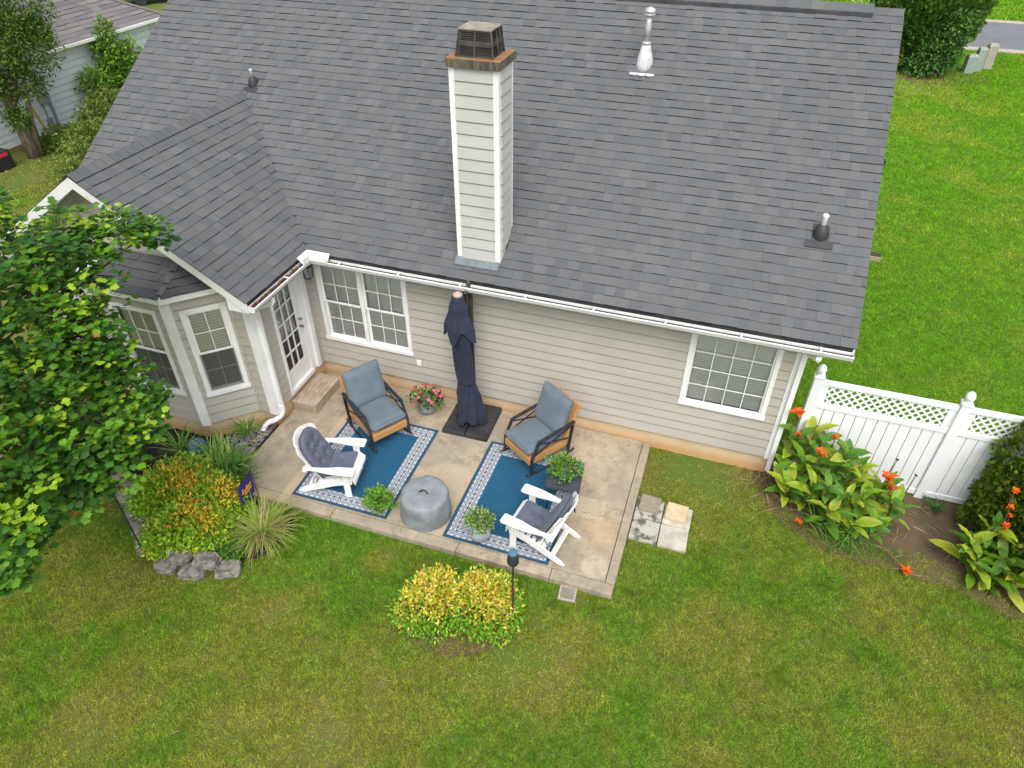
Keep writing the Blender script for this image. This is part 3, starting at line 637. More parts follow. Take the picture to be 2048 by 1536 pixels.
# chimney
CX0, CX1, CY0, CY1, CT = 2.858, 3.543, -.072, .51, 5.72
chim = obj('chimney', MB().hexa([(CX0+.02,CY0+.02,main_z(CY0)-.2),(CX1-.02,CY0+.02,main_z(CY0)-.2),(CX1-.02,CY1-.02,main_z(CY1)-.2),(CX0+.02,CY1-.02,main_z(CY1)-.2),(CX0+.02,CY0+.02,CT),(CX1-.02,CY0+.02,CT),(CX1-.02,CY1-.02,CT),(CX0+.02,CY1-.02,CT)]), M['siding_pale'], house)
w_, h_ = CX1-CX0, CY1-CY0; cb = .078
for (O, U, N, l) in (((CX0,CY0+.02,0),(1,0,0),(0,-1,0),w_), ((CX1-.02,CY0,0),(0,1,0),(1,0,0),h_), ((CX1,CY1-.02,0),(-1,0,0),(0,1,0),w_), ((CX0+.02,CY1,0),(0,-1,0),(-1,0,0),h_)):
    wall(None, frame(O,U,N), cb, l-cb, main_z(CY0)+.02 if N[1] <= 0 else main_z(CY1)-.1, CT-.02, mat=M['siding_pale'], part=chim)
for x in (CX0, CX1):
    for y in (CY0, CY1):
        sx = 1 if x == CX0 else -1; sy = 1 if y == CY0 else -1; zb = main_z(y)-.06
        obj('corner_board', MB().prism([(x,y,zb),(x+sx*cb,y,zb),(x+sx*cb,y+sy*.02,zb),(x+sx*.02,y+sy*.02,zb),(x+sx*.02,y+sy*cb,zb),(x,y+sy*cb,zb)][::sx*sy], (0,0,CT-.012-zb)), M['white'], chim)
fr_ = MB(); fr_.box(CX0+cb,CX1-cb,CY0-.004,CY0+.012,main_z(CY0)-.04,main_z(CY0)+.055); obj('base_trim', fr_, M['white'], chim)
obj('base_trim', MB().prism([(CX1+.004,CY0+cb,main_z(CY0+cb)-.03),(CX1+.004,CY1-cb,main_z(CY1-cb)-.03),(CX1+.004,CY1-cb,main_z(CY1-cb)+.07),(CX1+.004,CY0+cb,main_z(CY0+cb)+.07)], (-.016,0,0)), M['white'], chim)
fl = MB(); Nn = Vector((0,-SL,1)).normalized()*.026
def rp(x, y): return Vector((x,y,main_z(y)))+Nn
fl.prism([rp(CX0-.02,CY0-.11),rp(CX1+.0,CY0-.11),rp(CX1+.0,CY0+.01),rp(CX0-.02,CY0+.01)], Nn*.06)
obj('flashing', fl, plain('lead_flashing', (.17,.20,.22), (.12,.135,.15), 7, .5, metal=.2), chim)
k0, k1 = .012, .012; e = .055
cp = MB(); cp.box(CX0-.02,CX1+.03,CY0-.05,CY1+.04,CT-.01,CT+.10)
cap = obj('chimney_cap', cp, M['rust'], chim, bevel=.006)
B = [(2.955,-.03),(3.452,-.03),(3.452,.40),(2.955,.40)]; Tt = [(2.985,.045),(3.405,.045),(3.405,.42),(2.985,.42)]; zb_, zt_ = CT+.101, CT+.40
lerp = lambda t: [(Vector((*B[i], zb_)).lerp(Vector((*Tt[i], zt_)), t)) for i in range(4)]
sh = MB()
for (t0, t1, ins_) in ((0,.06,0),(.42,.62,0),(.94,1,0)):
    sh.hexa(lerp(t0)+lerp(t1))
for i in range(4):
    a0, b0 = lerp(0)[i], lerp(1)[i]; sh.bar(a0, b0, .022, .022)
    m0 = lerp(0)[i].lerp(lerp(0)[(i+1)%4], .5); m1 = lerp(1)[i].lerp(lerp(1)[(i+1)%4], .5); sh.bar(m0, m1, .02, .012)
shr = obj('shroud', sh, M['shroud'], cap)
inn = MB(); A_ = lerp(0); C_ = lerp(1); ce = Vector((3.2,.19,0))
def inset(p, q): return Vector((p.x+(ce.x-p.x)*q, p.y+(ce.y-p.y)*q, p.z))
obj('shroud_core', MB().hexa([inset(p,.12) for p in A_]+[inset(p,.12) for p in C_]), M['dark'], cap)
for t0 in list(np.linspace(.08, .40, 7))+list(np.linspace(.66, .92, 5)):
    obj('louvre', MB().hexa([inset(p,.03) for p in lerp(t0)]+[inset(p,.03) for p in lerp(t0+.018)]), M['shroud'], cap)
obj('shroud_lid', MB().box(2.97,3.42,.03,.435,zt_+.001,zt_+.022), M['shroud_top'], cap, bevel=.004)
# vent pipes on the roof
def rot_to_roof(): return Matrix.Rotation(math.atan(SL), 4, 'X')
def vent(x, y, z, kind):
    if kind == 'tall':
        b = obj('vent_pipe', MB().lathe([(.045,.30),(.045,.72),(.05,.72),(.05,.66),(.05,.66)][:2], 16).lathe([(.05,.30),(.085,.315),(.045,.34)], 16), M['galv'], house, smooth=True)
        b.location = (x, y, z)
        obj('boot', MB().lathe([(.15,-.10),(.125,.02),(.12,.10),(.075,.26),(.055,.33)], 16, wob=.05), M['patch_white'], b, smooth=True)
        obj('cap', MB().lathe([(.05,.70),(.085,.715),(.09,.73),(.06,.735),(.06,.745),(.085,.75),(.088,.77),(.075,.80),(.04,.82),(.01,.825)], 18), M['galv'], b, smooth=True)
        fb = obj('flashing', MB().lathe([(.085,-.05),(.09,-.03),(.05,-.02)], 10, (-.13,-.155,-.075), wob=.1).lathe([(.085,-.05),(.09,-.03),(.05,-.02)], 10, (0,-.165,-.075), wob=.1).lathe([(.085,-.05),(.09,-.03),(.05,-.02)], 10, (.13,-.155,-.075), wob=.1), M['patch_white'], b, smooth=True)
    else:
        b = obj('vent_pipe', MB().lathe([(.036,.02),(.036,.27),(.045,.29),(.034,.31),(.03,.27)], 14), M['white'] if kind == 'white' else M['galv'], house, smooth=True); b.location = (x, y, z)
        obj('boot', MB().lathe([(.125,-.12),(.115,.0),(.095,.09),(.055,.155),(.04,.16)], 16), M['black_plastic'], b, smooth=True)
        f = MB().box(-.18,.18,-.24,-.12,.0,.006).box(-.11,.11,-.12,.14,.0,.0055); o = obj('flashing', f, M['black_plastic'], b); o.matrix_local = Matrix.Translation((0,0,.025)) @ rot_to_roof()
        if kind == 'small': b.scale = (.8,.8,.85)
vent(4.86, 3.26, main_z(3.26), 'tall'); vent(7.92, 1.0, main_z(1.0), 'white'); vent(-1.97, 2.22, main_z(2.22)+.0, 'small')
# ---------------------------------------------------------------- patio things
st = thing('door_step', 'weathered wooden step of three planks below the glazed door', 'step', (0,0,0))
for i in range(3): obj('plank', MB().box(.006+.157*i,.157*(i+1)+(.003 if i < 2 else .006),-1.165+.004*(i%2),-.295-.006*(i%2),.15,.19), M['timber'], st, bevel=.006)
obj('side_board', MB().box(.44,.472,-1.155,-.305,.0,.148), M['timber'], st, bevel=.004)
for y in (-1.158,-.335): obj('side_board', MB().box(.01,.438,y,y+.035,.0,.148), M['timber'], st, bevel=.004)
def rug(x0, x1, y0, y1, rz, label):
    hx, hy = (x1-x0)/2, (y1-y0)/2; n = 24; mb = MB()
    for i in range(n+1):
        for k in range(n+1):
            x = -hx+2*hx*i/n; y = -hy+2*hy*k/n; mb.v.append((x, y, .006+.004*math.sin(x*7+y*3)*math.sin(y*5+1)+.002))
    for i in range(n):
        for k in range(n): mb.f.append((i*(n+1)+k,(i+1)*(n+1)+k,(i+1)*(n+1)+k+1,i*(n+1)+k+1)); mb.c.append(None)
    o = obj('rug', mb, rugmat(hx, hy), smooth=True); o.location = ((x0+x1)/2,(y0+y1)/2,.003); o.rotation_euler.z = rz
    return tag(o, label, 'rug', 'blue outdoor rugs on the patio')
rug(1.075,2.69,-2.925,-.87,.008,'blue outdoor rug with white patterned border under the left pair of chairs')
rug(3.622,5.235,-2.94,-.82,-.004,'blue outdoor rug with white patterned border under the side table and right chairs')
def pad(L, Wd, t, tufts=(), nx=30, ny=24, rtop=0, crown=.35, puff=1):
    """soft pad: x in [0,L], y in [-Wd/2,Wd/2], closed top and bottom grids"""
    mb = MB(); N1 = ny+1
    def shape(i, k):
        x = L*i/nx; s = 2*k/ny-1; hw = Wd/2
        if rtop and x > L-rtop: hw *= math.sqrt(max(.02, 1-((x-L+rtop)/rtop)**2*.93))
        c = min(1, min(x, L-x)/.09+.02) if True else 1
        cr = .035; ex = min(x, L-x); hw2 = hw-cr*(1-min(1, ex/cr))**2
        return x, s*hw2, s, ex, hw2*(1-abs(s))
    for side in (1, -1):
        for i in range(nx+1):
            for k in range(ny+1):
                x, y, s, ex, ey = shape(i, k); ed = min(ex, ey); f = 1-(1-min(1, ed/(t*.75)))**2.2
                f = max(0, f)**.5; h = t/2*(f*(1-crown)+crown*f*(1-.6*abs(s)**2.5))
                if side > 0:
                    for (tx, ty) in tufts: dd = math.hypot(x-tx, y-ty); h -= t*.52*math.exp(-(dd/.030)**1.3)+t*.16*math.exp(-(dd/.085)**2)
                    for a_ in range(len(tufts)):
                        for b_ in range(a_):
                            (x1, y1), (x2, y2) = tufts[a_], tufts[b_]; l = math.hypot(x2-x1, y2-y1)
                            if l < .26:
                                q = max(0, min(1, ((x-x1)*(x2-x1)+(y-y1)*(y2-y1))/l**2)); dd = math.hypot(x-x1-q*(x2-x1), y-y1-q*(y2-y1)); h -= t*.10*math.exp(-(dd/.012)**2)
                mb.v.append((x, y, side*h))
    off = (nx+1)*N1
    for i in range(nx):
        for k in range(ny):
            a, b, c, d = i*N1+k, (i+1)*N1+k, (i+1)*N1+k+1, i*N1+k+1
            mb.f.append((a,b,c,d)); mb.f.append((off+d,off+c,off+b,off+a)); mb.c += [None, None]
    for i in range(nx):
        for k in (0, ny):
            a, b = i*N1+k, (i+1)*N1+k; mb.f.append((a,off+a,off+b,b) if k == 0 else (b,off+b,off+a,a)); mb.c.append(None)
    for k in range(ny):
        for i in (0, nx):
            a, b = i*N1+k, i*N1+k+1; mb.f.append((b,off+b,off+a,a) if i == 0 else (a,off+a,off+b,b)); mb.c.append(None)
    return mb
def adirondack(loc, rz, label):
    t = thing('adirondack_chair', label, 'chair', loc, rz, 'white adirondack chairs on the patio'); Wh = M['white']
    for s in (1, -1):
        obj('front_leg', MB().box(-.05,.05,s*.305-.0125,s*.305+.0125,.0,.543), Wh, t, bevel=.004)
        obj('side_rail', MB().prism([(x,s*.277-.0135,z) for x,z in ((.075,.25),(.085,.345),(.02,.362),(-.2,.315),(-.45,.225),(-.74,.085),(-.80,.03),(-.79,.0),(-.70,.0),(-.42,.105),(-.2,.19))][::-1], (0,.027,0)), Wh, t, bevel=.004)
        arm = [(.16,.245),(.165,.385),(.14,.405),(-.10,.405),(-.28,.385),(-.45,.355),(-.62,.35),(-.64,.30),(-.60,.285),(-.42,.29),(-.25,.275),(-.12,.25),(.13,.235)]
        P = [(x,s*y,.546) for x,y in arm]; obj('arm', MB().prism(P if s > 0 else P[::-1], (0,0,.026))if s < 0 else MB().prism(P[::-1], (0,0,.026)), Wh, t, bevel=.005)
        obj('arm_bracket', MB().prism([(.05,s*.32,.545),(.05,s*.32,.42),(.05,s*.375,.545)] , (-.09,0,0)), Wh, t)
    sl_ = [(.115,.285,1.25),(.105,.335,.7)]+[(.05-.088*i,.372-.0022*i*i-.014*i,.13+.03*i) for i in range(6)]
    for x, z, a in sl_:
        dx, dz = math.cos(a)*.038, math.sin(a)*.038
        obj('seat_slat', MB().bar((x,-.29,z),(x,.29,z),.076,.018,up=(math.sin(a),0,math.cos(a)) if a < .6 else (math.sin(a),0,math.cos(a))), Wh, t, bevel=.004)
    lean = Vector((-.42,0,.91)).normalized(); base = Vector((-.41,0,.22))
    for i in range(-3, 4):
        arc = lambda yy: .50+.36*math.sqrt(max(0, 1-(yy/.40)**2)); h = arc(i*.0995); w0, w1 = .0705, .0985; y0, y1 = i*.0715, i*.0995; fwd = .0075*i*i; nrm = Vector((.91,0,.42))
        b0 = base+Vector((0,y0,0))+nrm*fwd*.5; b1 = base+lean*h+Vector((0,y1,0))+nrm*fwd
        b2 = base+lean*(h+.02)+Vector((0,y1,0))+nrm*fwd
        sd = Vector((0,1,0)); yaw = -.05*i; sd = (Vector((0,1,0))*math.cos(yaw)-nrm*math.sin(yaw))
        hl, hr = arc(y1-w1/2), arc(y1+w1/2)
        P = [b0-sd*w0/2, b0+sd*w0/2, b1+lean*(hr-h)+sd*w1/2, b1, b1+lean*(hl-h)-sd*w1/2]
        obj('back_slat', MB().prism(P, nrm*-.02), Wh, t, bevel=.004)
    obj('back_brace', MB().bar((-.60,-.36,.53),(-.60,.36,.53),.06,.025), Wh, t, bevel=.004)
    obj('back_brace', MB().bar((-.455,-.262,.20),(-.455,.262,.20),.06,.03), Wh, t)
    obj('rear_stretcher', MB().bar((-.60,-.262,.115),(-.60,.262,.115),.085,.022,up=(.45,0,1)), Wh, t, bevel=.004)
    c = obj('seat_cushion', pad(.50,.50,.10,[(.16,-.10),(.16,.10),(.31,-.10),(.31,.10)]), M['cushion_tuft'], t, smooth=True)
    c.matrix_local = Matrix.Translation((-.44,0,.335)) @ Matrix.Rotation(-.20, 4, 'Y')
    c = obj('back_cushion', pad(.74,.58,.12,[(.20,-.11),(.20,.11),(.38,-.12),(.38,.12),(.38,0.),(.54,-.09),(.54,.09)], nx=40, rtop=.26), M['cushion_tuft'], t, smooth=True)
    z_ = Vector((.91,0,.42)).normalized(); y_ = Vector((0,1,0)); x_ = y_.cross(z_).normalized(); x_ = lean; y_ = z_.cross(x_)
    o_ = Vector((-.36,0,.32)); mm = Matrix(((x_.x,y_.x,z_.x,o_.x),(x_.y,y_.y,z_.y,o_.y),(x_.z,y_.z,z_.z,o_.z),(0,0,0,1))); c.matrix_local = mm
    for s in (1, -1): obj('tie', MB().tube([(-.46,s*.24,.36),(-.52,s*.28,.31),(-.54,s*.292,.22)], .007, 6), M['cushion_tuft'], t)
    return t
adirondack((1.892,-2.39,.011), math.atan2(.161,.734), 'white adirondack chair beside the grey covered fire pit, facing right')
adirondack((4.71,-2.485,.011), math.atan2(.117,-.713), 'white adirondack chair in front of the small side table, facing left')
def rocker(loc, rz, label):
    t = thing('rocking_chair', label, 'chair', loc, rz, 'cushioned rocking chairs on the patio'); t.scale = (1.06,1.06,1.06); K = M['black_metal']
    for s in (1, -1):
        y = s*.325
        obj('runner', MB().tube([(x,y,.018+.30*x*x) for x in np.linspace(-.50,.44,14)], .018, 6), K, t, smooth=True)
        fr = MB(); fr.bar((.36,y,.05),(.34,y,.36),.045,.03,up=(1,0,0)); fr.bar((.34,y,.35),(.22,y,.61),.045,.03,up=(1,0,0)); obj('front_leg', fr, K, t, bevel=.005)
        obj('rear_leg', MB().bar((-.36,y,.055),(-.44,y,.61),.045,.03,up=(1,0,0)), K, t, bevel=.005)
        obj('arm', MB().bar((.235,y,.615),(-.47,y,.66),.055,.028), K, t, bevel=.006)
        obj('cross_brace', MB().bar((.22,y,.58),(-.40,y,.37),.016,.016).bar((.30,y+.001,.39),(-.43,y+.001,.62),.016,.016), K, t)
    obj('base_rail', MB().bar((.33,-.31,.20),(.33,.31,.20),.03,.03).bar((-.36,-.31,.20),(-.36,.31,.20),.03,.03), K, t)
    obj('seat_base', MB().box(-.36,.375,-.305,.305,.205,.335), M['wicker'], t, bevel=.015)
    b = obj('back_shell', MB().box(0,.64,-.30,.30,-.025,.025), M['wicker'], t, bevel=.015)
    ln = 1.98; mt = lambda o, a: Matrix.Translation(o) @ Matrix.Rotation(-a, 4, 'Y')
    b.matrix_local = mt((-.335,0,.32), ln)
    c = obj('seat_cushion', pad(.70,.60,.165,crown=.25), M['cushion'], t, smooth=True); c.matrix_local = mt((-.30,0,.425), .05)
    obj('piping', MB().tube([(.688,-.29,.035),(.69,0,.045),(.688,.29,.035)], .004, 6), M['cushion'], c)
    c = obj('back_cushion', pad(.64,.64,.20,crown=.4), M['cushion'], t, smooth=True); c.matrix_local = mt((-.215,0,.47), ln-.08)
    return t
rocker((1.74,-1.20,.011), math.atan2(-.542,.84), 'slate cushioned wicker rocking chair near the wooden step')
rocker((4.42,-.875,.006), math.atan2(-.83,-.56), 'slate cushioned wicker rocking chair between the umbrella base and side table')
tb = thing('side_table', 'small charcoal slatted side table holding a flower pot', 'table', (5.105,-1.665,.0), .10)
for i in range(7): obj('slat', MB().box(-.232,.232,-.255+.073*i,-.255+.073*i+.066,.478,.498), M['dark_grey'], tb, bevel=.003)
for s in (1,-1):
    obj('end_rail', MB().box(s*.2465-.013,s*.2465+.013,-.275,.275,.466,.5), M['dark_grey'], tb, bevel=.004); obj('edge_rail', MB().box(-.233,.233,s*.268-.008,s*.268+.008,.466,.499), M['dark_grey'], tb)
    for q in (1,-1): obj('leg', MB().tube([(s*.22,q*.24,.466),(s*.21,q*.20,.38),(s*.19,q*.15,.24),(s*.20,q*.20,.09),(s*.225,q*.25,.016)], .012, 6), M['black_metal'], tb, smooth=True)
    obj('stretcher', MB().tube([(s*.19,-.15,.24),(s*.19,0,.30),(s*.19,.15,.24)], .009, 6), M['black_metal'], tb)
# umbrella
um = thing('cantilever_umbrella', 'folded navy cantilever umbrella tied up against its dark mast', 'umbrella', (3.14,-.47,.0))
ub = obj('mast', MB().box(-.035,.035,.10,.16,.09,2.70).box(-.055,.055,.08,.18,.09,.20), M['bronze'], um, bevel=.006)
obj('boom', MB().bar((.0,.13,2.73),(-.01,-.02,2.60),.045,.06).bar((.0,.075,2.76),(.0,.185,2.66),.06,.08), M['bronze'], um, bevel=.006)
obj('boom', MB().bar((-.065,.09,2.66),(-.065,.09,1.55),.04,.05,up=(0,1,0)), M['bronze'], um, bevel=.006)
cx, cy = -.115, -.075
def shell(zs, rf, n=72, ox=lambda z: 0):
    mb = MB()
    for z in zs:
        for k in range(n): a = 2*math.pi*k/n; r = rf(z, a); mb.v.append((cx+ox(z)+r*math.cos(a), cy+r*math.sin(a)*.85, z))
    for i in range(len(zs)-1):
        for k in range(n): mb.f.append((i*n+k,i*n+(k+1)%n,(i+1)*n+(k+1)%n,(i+1)*n+k)); mb.c.append(None)
    return mb
def interp(z, tab):
    for (z0, r0), (z1, r1) in zip(tab, tab[1:]):
        if z1 <= z <= z0: t_ = (z0-z)/(z0-z1); t_ = t_*t_*(3-2*t_); return r0+(r1-r0)*t_
    return tab[-1][1]
tabo = [(2.61,.068),(2.56,.10),(2.35,.15),(2.02,.225),(1.9,.235)]
def r_out(z, a): t_ = (2.61-z)/.7; return interp(z, tabo)*(1+.20*t_*math.cos(4*a+.6)+.07*t_*math.cos(9*a+1.5))
mb = shell(list(np.linspace(2.61,1.93,16)), r_out); mb2 = [];
mb.v = [(x, y, z-(.10*math.cos(4*math.atan2(y-cy, x-cx)+.6)+.02 if z < 1.99 else 0)) for x, y, z in mb.v]
cn = obj('canopy', mb, M['navy'], um, smooth=True)
tabi = [(2.2,.11),(2.0,.135),(1.7,.145),(1.35,.145),(.98,.14),(.93,.115),(.88,.145),(.6,.195),(.3,.225),(.1,.235)]
def r_in(z, a):
    tw = a+(2.2-z)*.9; lo = max(0, (1.0-z)); return interp(z, tabi)*(1+.13*math.cos(3*tw)+.075*math.cos(7*tw+1)+lo*.16*math.cos(5*tw+2)+.03*math.cos(13*tw))
mb = shell(list(np.linspace(2.2,.16,44)), r_in, 84, lambda z: .13*max(0, (2.2-z)/2))
mb.v = [(x, y, z-(.05*math.sin(3*math.atan2(y-cy, x-cx)+1)-.02*math.sin(11*math.atan2(y-cy, x-cx)) if z < .18 else 0)) for x, y, z in mb.v]
obj('lower_canopy', mb, M['navy'], um, smooth=True)
obj('tie_strap', shell([.955,.945,.915,.905], lambda z, a: r_in(z, a)*1.06+.004, 84, lambda z: .13*max(0,(2.2-z)/2)), M['navy'], um, smooth=True)
obj('finial', MB().lathe([(.075,2.585),(.075,2.62),(.06,2.635),(.035,2.64),(.035,2.65),(.02,2.655)], 20, (cx,cy,0)), plain('beige_cap', (.42,.34,.28), None), um, smooth=True)
rb = MB()
for k in range(8):
    a = 2*math.pi*k/8; rb.tube([(cx+.13+.05*math.cos(a),cy+.05*math.sin(a),.95),(cx+.14+.10*math.cos(a),cy+.10*math.sin(a),.19)], .009, 5)
obj('ribs', rb, M['bronze'], um)
ubase = thing('umbrella_base', 'square black plastic umbrella weight plates on the patio', 'umbrella base', (3.14,-.45,0), .02)
for sx in (-1,1):
    for sy in (-1,1):
        mb = MB(); x0, x1 = sorted((sx*.0015,sx*.41)); y0, y1 = sorted((sy*.0015,sy*.43)); mb.hexa([(x0,y0,0),(x1,y0,0),(x1,y1,0),(x0,y1,0),(x0+.012,y0+.012,.085),(x1-.012,y0+.012,.085),(x1-.012,y1-.012,.085),(x0+.012,y1-.012,.085)])
        o = obj('weight_plate', mb, M['black_plastic'], ubase, bevel=.012)
        obj('filler_cap', MB().lathe([(.03,.083),(.03,.097),(.022,.10)], 12, (sx*.30,sy*.31,0)), M['black_plastic'], o, smooth=True)
# fire pit cover
fp = thing('covered_fire_pit', 'round fire pit under a grey fabric cover with handle strap', 'fire pit', (3.225,-2.61,.0))
n = 64; prof = [(.372,.012),(.378,.06),(.374,.14),(.369,.22),(.367,.235),(.367,.25),(.363,.34),(.357,.42),(.345,.452),(.31,.468),(.2,.474),(.1,.472),(.03,.47)]
mb = MB()
for r, z in prof:
    for k in range(n):
        a = 2*math.pi*k/n; fold = .004*math.sin(9*a+z*22)+.006*math.sin(5*a+2-z*6)+.003*math.sin(17*a+z*30)+.007*math.sin(2*a+z*11)
        sag = .03*math.sin(2*a+.7)+.014*math.sin(5*a+1) if .15 < z < .3 else 0; zz = z+sag+(.012*math.sin(3*a+r*20)*min(1, r*5) if z > .46 else 0)
        mb.v.append(((r+fold*(1 if z < .46 else .3))*math.cos(a), (r+fold*(1 if z < .46 else .3))*math.sin(a), zz))
for i in range(len(prof)-1):
    for k in range(n): mb.f.append((i*n+k,i*n+(k+1)%n,(i+1)*n+(k+1)%n,(i+1)*n+k)); mb.c.append(None)
mb.f.append(tuple((len(prof)-1)*n+k for k in range(n))); mb.c.append(None)
obj('cover', mb, M['cover'], fp, smooth=True); obj('handle', MB().tube([(-.07+.14*i/8,-.02+.02*math.sin(i*.4),.476+.035*math.sin(math.pi*i/8)) for i in range(9)], .011, 6), M['black_plastic'], fp, smooth=True)
# ---------------------------------------------------------------- plants: shared tools
def ell(n, c, r, shell_=(.72,1.03), zmin=-.35, seed=1, lump=.16, freq=2.6):
    d = RNG.normal(size=(int(n*1.7),3)); d /= np.linalg.norm(d, axis=1, keepdims=True); d = d[d[:,2] > zmin][:n]
    az = np.arctan2(d[:,1], d[:,0]); k = 1+lump*2*(fbm(az*freq/2+7, d[:,2]*freq+3, 1., seed)-.5)
    rad = RNG.uniform(shell_[0], shell_[1], len(d))*k
    return np.array(c)+d*np.array(r)*rad[:,None], d
LEAF4 = np.array([(0,0,0),(.45,.24,.07),(1,0,-.04),(.45,-.24,.07)])
MAPLE2 = [(0,0),(.10,.10),(.02,.34),(.20,.30),(.24,.50),(.42,.34),(.62,.56),(.64,.30),(.80,.26),(.76,.14),(1.0,.0)]
MAPLE = np.array([(x,y,.10*abs(y)-.10*x*x) for x,y in MAPLE2]+[(x,-y,.10*abs(y)-.10*x*x) for x,y in MAPLE2[-2:0:-1]]+[(.42,0,.02)])
MAPLEF = [(20,i,(i+1)%20) for i in range(20)]
def pick(pal, n, w=None):
    pal = np.array(pal); i = RNG.choice(len(pal), n, p=w); return pal[i]*RNG.uniform(.8,1.2,(n,1))
def leaf_object(name, parts, mat, parent):
    V = []; Fc = []; Cc = []; o = 0
    for v, f, c in parts: V.append(v); Fc.append(f+o); Cc.append(c); o += len(v)
    return link(name, np_mesh(name, np.concatenate(V), np.concatenate(Fc), np.concatenate(Cc)), mat, parent)
def bush(label, loc, blobs, n, size, colfn, name='shrub', cat='shrub', group=None, mat='leafmat', stem=True, zmin=-.45, shell_=(.58,1.10), droop=.25, lump=.30):
    t = thing(name, label, cat, loc, 0, group); parts = []; tot = sum(b[3]*b[4] for b in blobs)
    for i, (x, y, z, rx, rz) in enumerate(blobs):
        k = int(n*rx*rz/tot); P, d = ell(k, (x,y,z), (rx,rx,rz), shell_, zmin, seed=i*7+len(label), lump=lump)
        keep_ = P[:,2] > .01; P, d = P[keep_], d[keep_]; dr = d*.9+RNG.normal(size=d.shape)*.65; dr[:,2] += .15-droop*RNG.random(len(d))
        parts.append(scatter(P, dr, RNG.uniform(-.9,.9,len(P)), size*RNG.uniform(.7,1.3,len(P)), LEAF4, DIAF, colfn(P, d)))
    leaf_object('foliage', parts, M[mat], t)['kind'] = 'stuff'
    if stem:
        s = MB()
        for (x, y, z, rx, rz) in blobs:
            for q in range(7):
                a = random.uniform(0,6.28); e = Vector((x+rx*.75*math.cos(a),y+rx*.75*math.sin(a),z+rz*random.uniform(.1,.7))); b = Vector((x*.7+random.uniform(-.06,.06),y*.7+random.uniform(-.06,.06),0))
                s.tube([b, b.lerp(e,.5)+Vector((0,0,.06)), e], [.011,.008,.004], 5)
        obj('stem', s, M['twig'], t)
    return t
def straps(name, label, cat, loc, n, L, w, spread, pal, wts=None, arch=.8, mat='leafmat', r0=.12):
    t = thing(name, label, cat, loc); seg = 6; az = RNG.uniform(0,2*np.pi,n); ln = L*RNG.uniform(.55,1.15,n); el = RNG.uniform(.45,1.45,n)**.8*spread
    rr = r0*np.sqrt(RNG.random(n)); a2 = RNG.uniform(0,2*np.pi,n); B = np.c_[rr*np.cos(a2), rr*np.sin(a2), np.zeros(n)]
    V = []; u = np.linspace(0,1,seg+1); out = np.c_[np.cos(az), np.sin(az)]; sd = np.c_[-np.sin(az), np.cos(az), np.zeros(n)]
    ang = (np.pi/2-el*.45)[:,None]-arch*(u[None]**1.3)*RNG.uniform(.7,1.7,n)[:,None]
    dx = np.cumsum(np.cos(ang)/seg, 1)*ln[:,None]; dz = np.cumsum(np.sin(ang)/seg, 1)*ln[:,None]
    P = B[:,None,:]+np.concatenate([out[:,None,:]*dx[...,None], np.maximum(dz,.01)[...,None]], -1)
    wd = w*np.maximum(.08, np.sin(np.pi*np.clip(u*.86+.14,0,1)))[None,:,None]*RNG.uniform(.7,1.2,n)[:,None,None]
    V = np.stack([P-sd[:,None]*wd, P+sd[:,None]*wd], 2).reshape(-1,3)
    i = np.arange(n)[:,None]*(seg+1)*2+np.arange(seg)[None]*2; Fc = np.stack([i,i+1,i+3,i+2],-1).reshape(-1,4)
    col = np.repeat(pick(pal, n, wts), seg, 0)
    tag(link('blades', np_mesh('blades', V, Fc, col), M[mat], t), kind='stuff'); return t
def pot(name, label, loc, prof, mat, plant, group='planted flower pots'):
    t = thing(name, label, 'flower pot', loc, 0, group); obj('pot', MB().lathe(prof, 28), M[mat], t, smooth=True)
    zt = max(z for r, z in prof); rm = prof[-1][0]; obj('soil', MB().lathe([(rm*.98,zt-.03),(rm*.96,zt-.02),(.02,zt-.015)], 20), M['soil'], t)
    plant(t, zt); return t
def potplant(pal, n, r, h, size, flowers=(), w=None, zoff=0.):
    def f(t, zt):
        P, d = ell(n, (0,0,zt+h*.40+zoff), (r,r,h*.58), (.35,1.12), -.6, int(r*1000+n), lump=.55, freq=5); P[:,0] *= 1.12; P[:,2] += .05*np.sin(P[:,0]*23)*np.sin(P[:,1]*19+1)
        dr = d+RNG.normal(size=d.shape)*.5; dr[:,2] += .3
        leaf_object('foliage', [scatter(P, dr, RNG.uniform(-1,1,len(P)), size*RNG.uniform(.6,1.3,len(P)), LEAF4, DIAF, pick(pal, len(P), w))], M['leafmat'], t)['kind'] = 'stuff'
        for mat, k, fs in flowers:
            P, d = ell(k, (0,0,zt+h*.5+zoff), (r*1.05,r*1.05,h*.68), (.92,1.12), -.3, 9)
            for p, q in zip(P, d):
                m = MB(); nn = 6
                m.v = [(0,0,-.3*fs)]+[((fs if a % 2 == 0 else fs*.8)*math.cos(a*math.pi/nn), (fs if a % 2 == 0 else fs*.8)*math.sin(a*math.pi/nn), .15*fs) for a in range(2*nn)]
                m.f = [(0,1+a,1+(a+1)%(2*nn)) for a in range(2*nn)]; m.c = [None]*len(m.f)
                o = obj('flower', m, M[mat], t); q2 = Vector(q)+Vector((random.uniform(-.3,.3),random.uniform(-.5,.1),.35)); o.matrix_local = Matrix.Translation(p) @ q2.to_track_quat('Z','Y').to_matrix().to_4x4()
    return f
bowl = [(.06,0),(.10,.012),(.15,.07),(.165,.13),(.15,.18),(.145,.20),(.155,.205),(.145,.21)]
GR = [(.07,.17,.02),(.12,.26,.03),(.18,.33,.04),(.05,.11,.02)]
pot('flower_pot', 'round grey pot of pink and near-black petunias beside the umbrella', (2.29,-.46,0), bowl, 'glaze', potplant(GR, 480, .25, .26, .06, (('petal_pink',30,.036),('petal_dark',24,.030))))
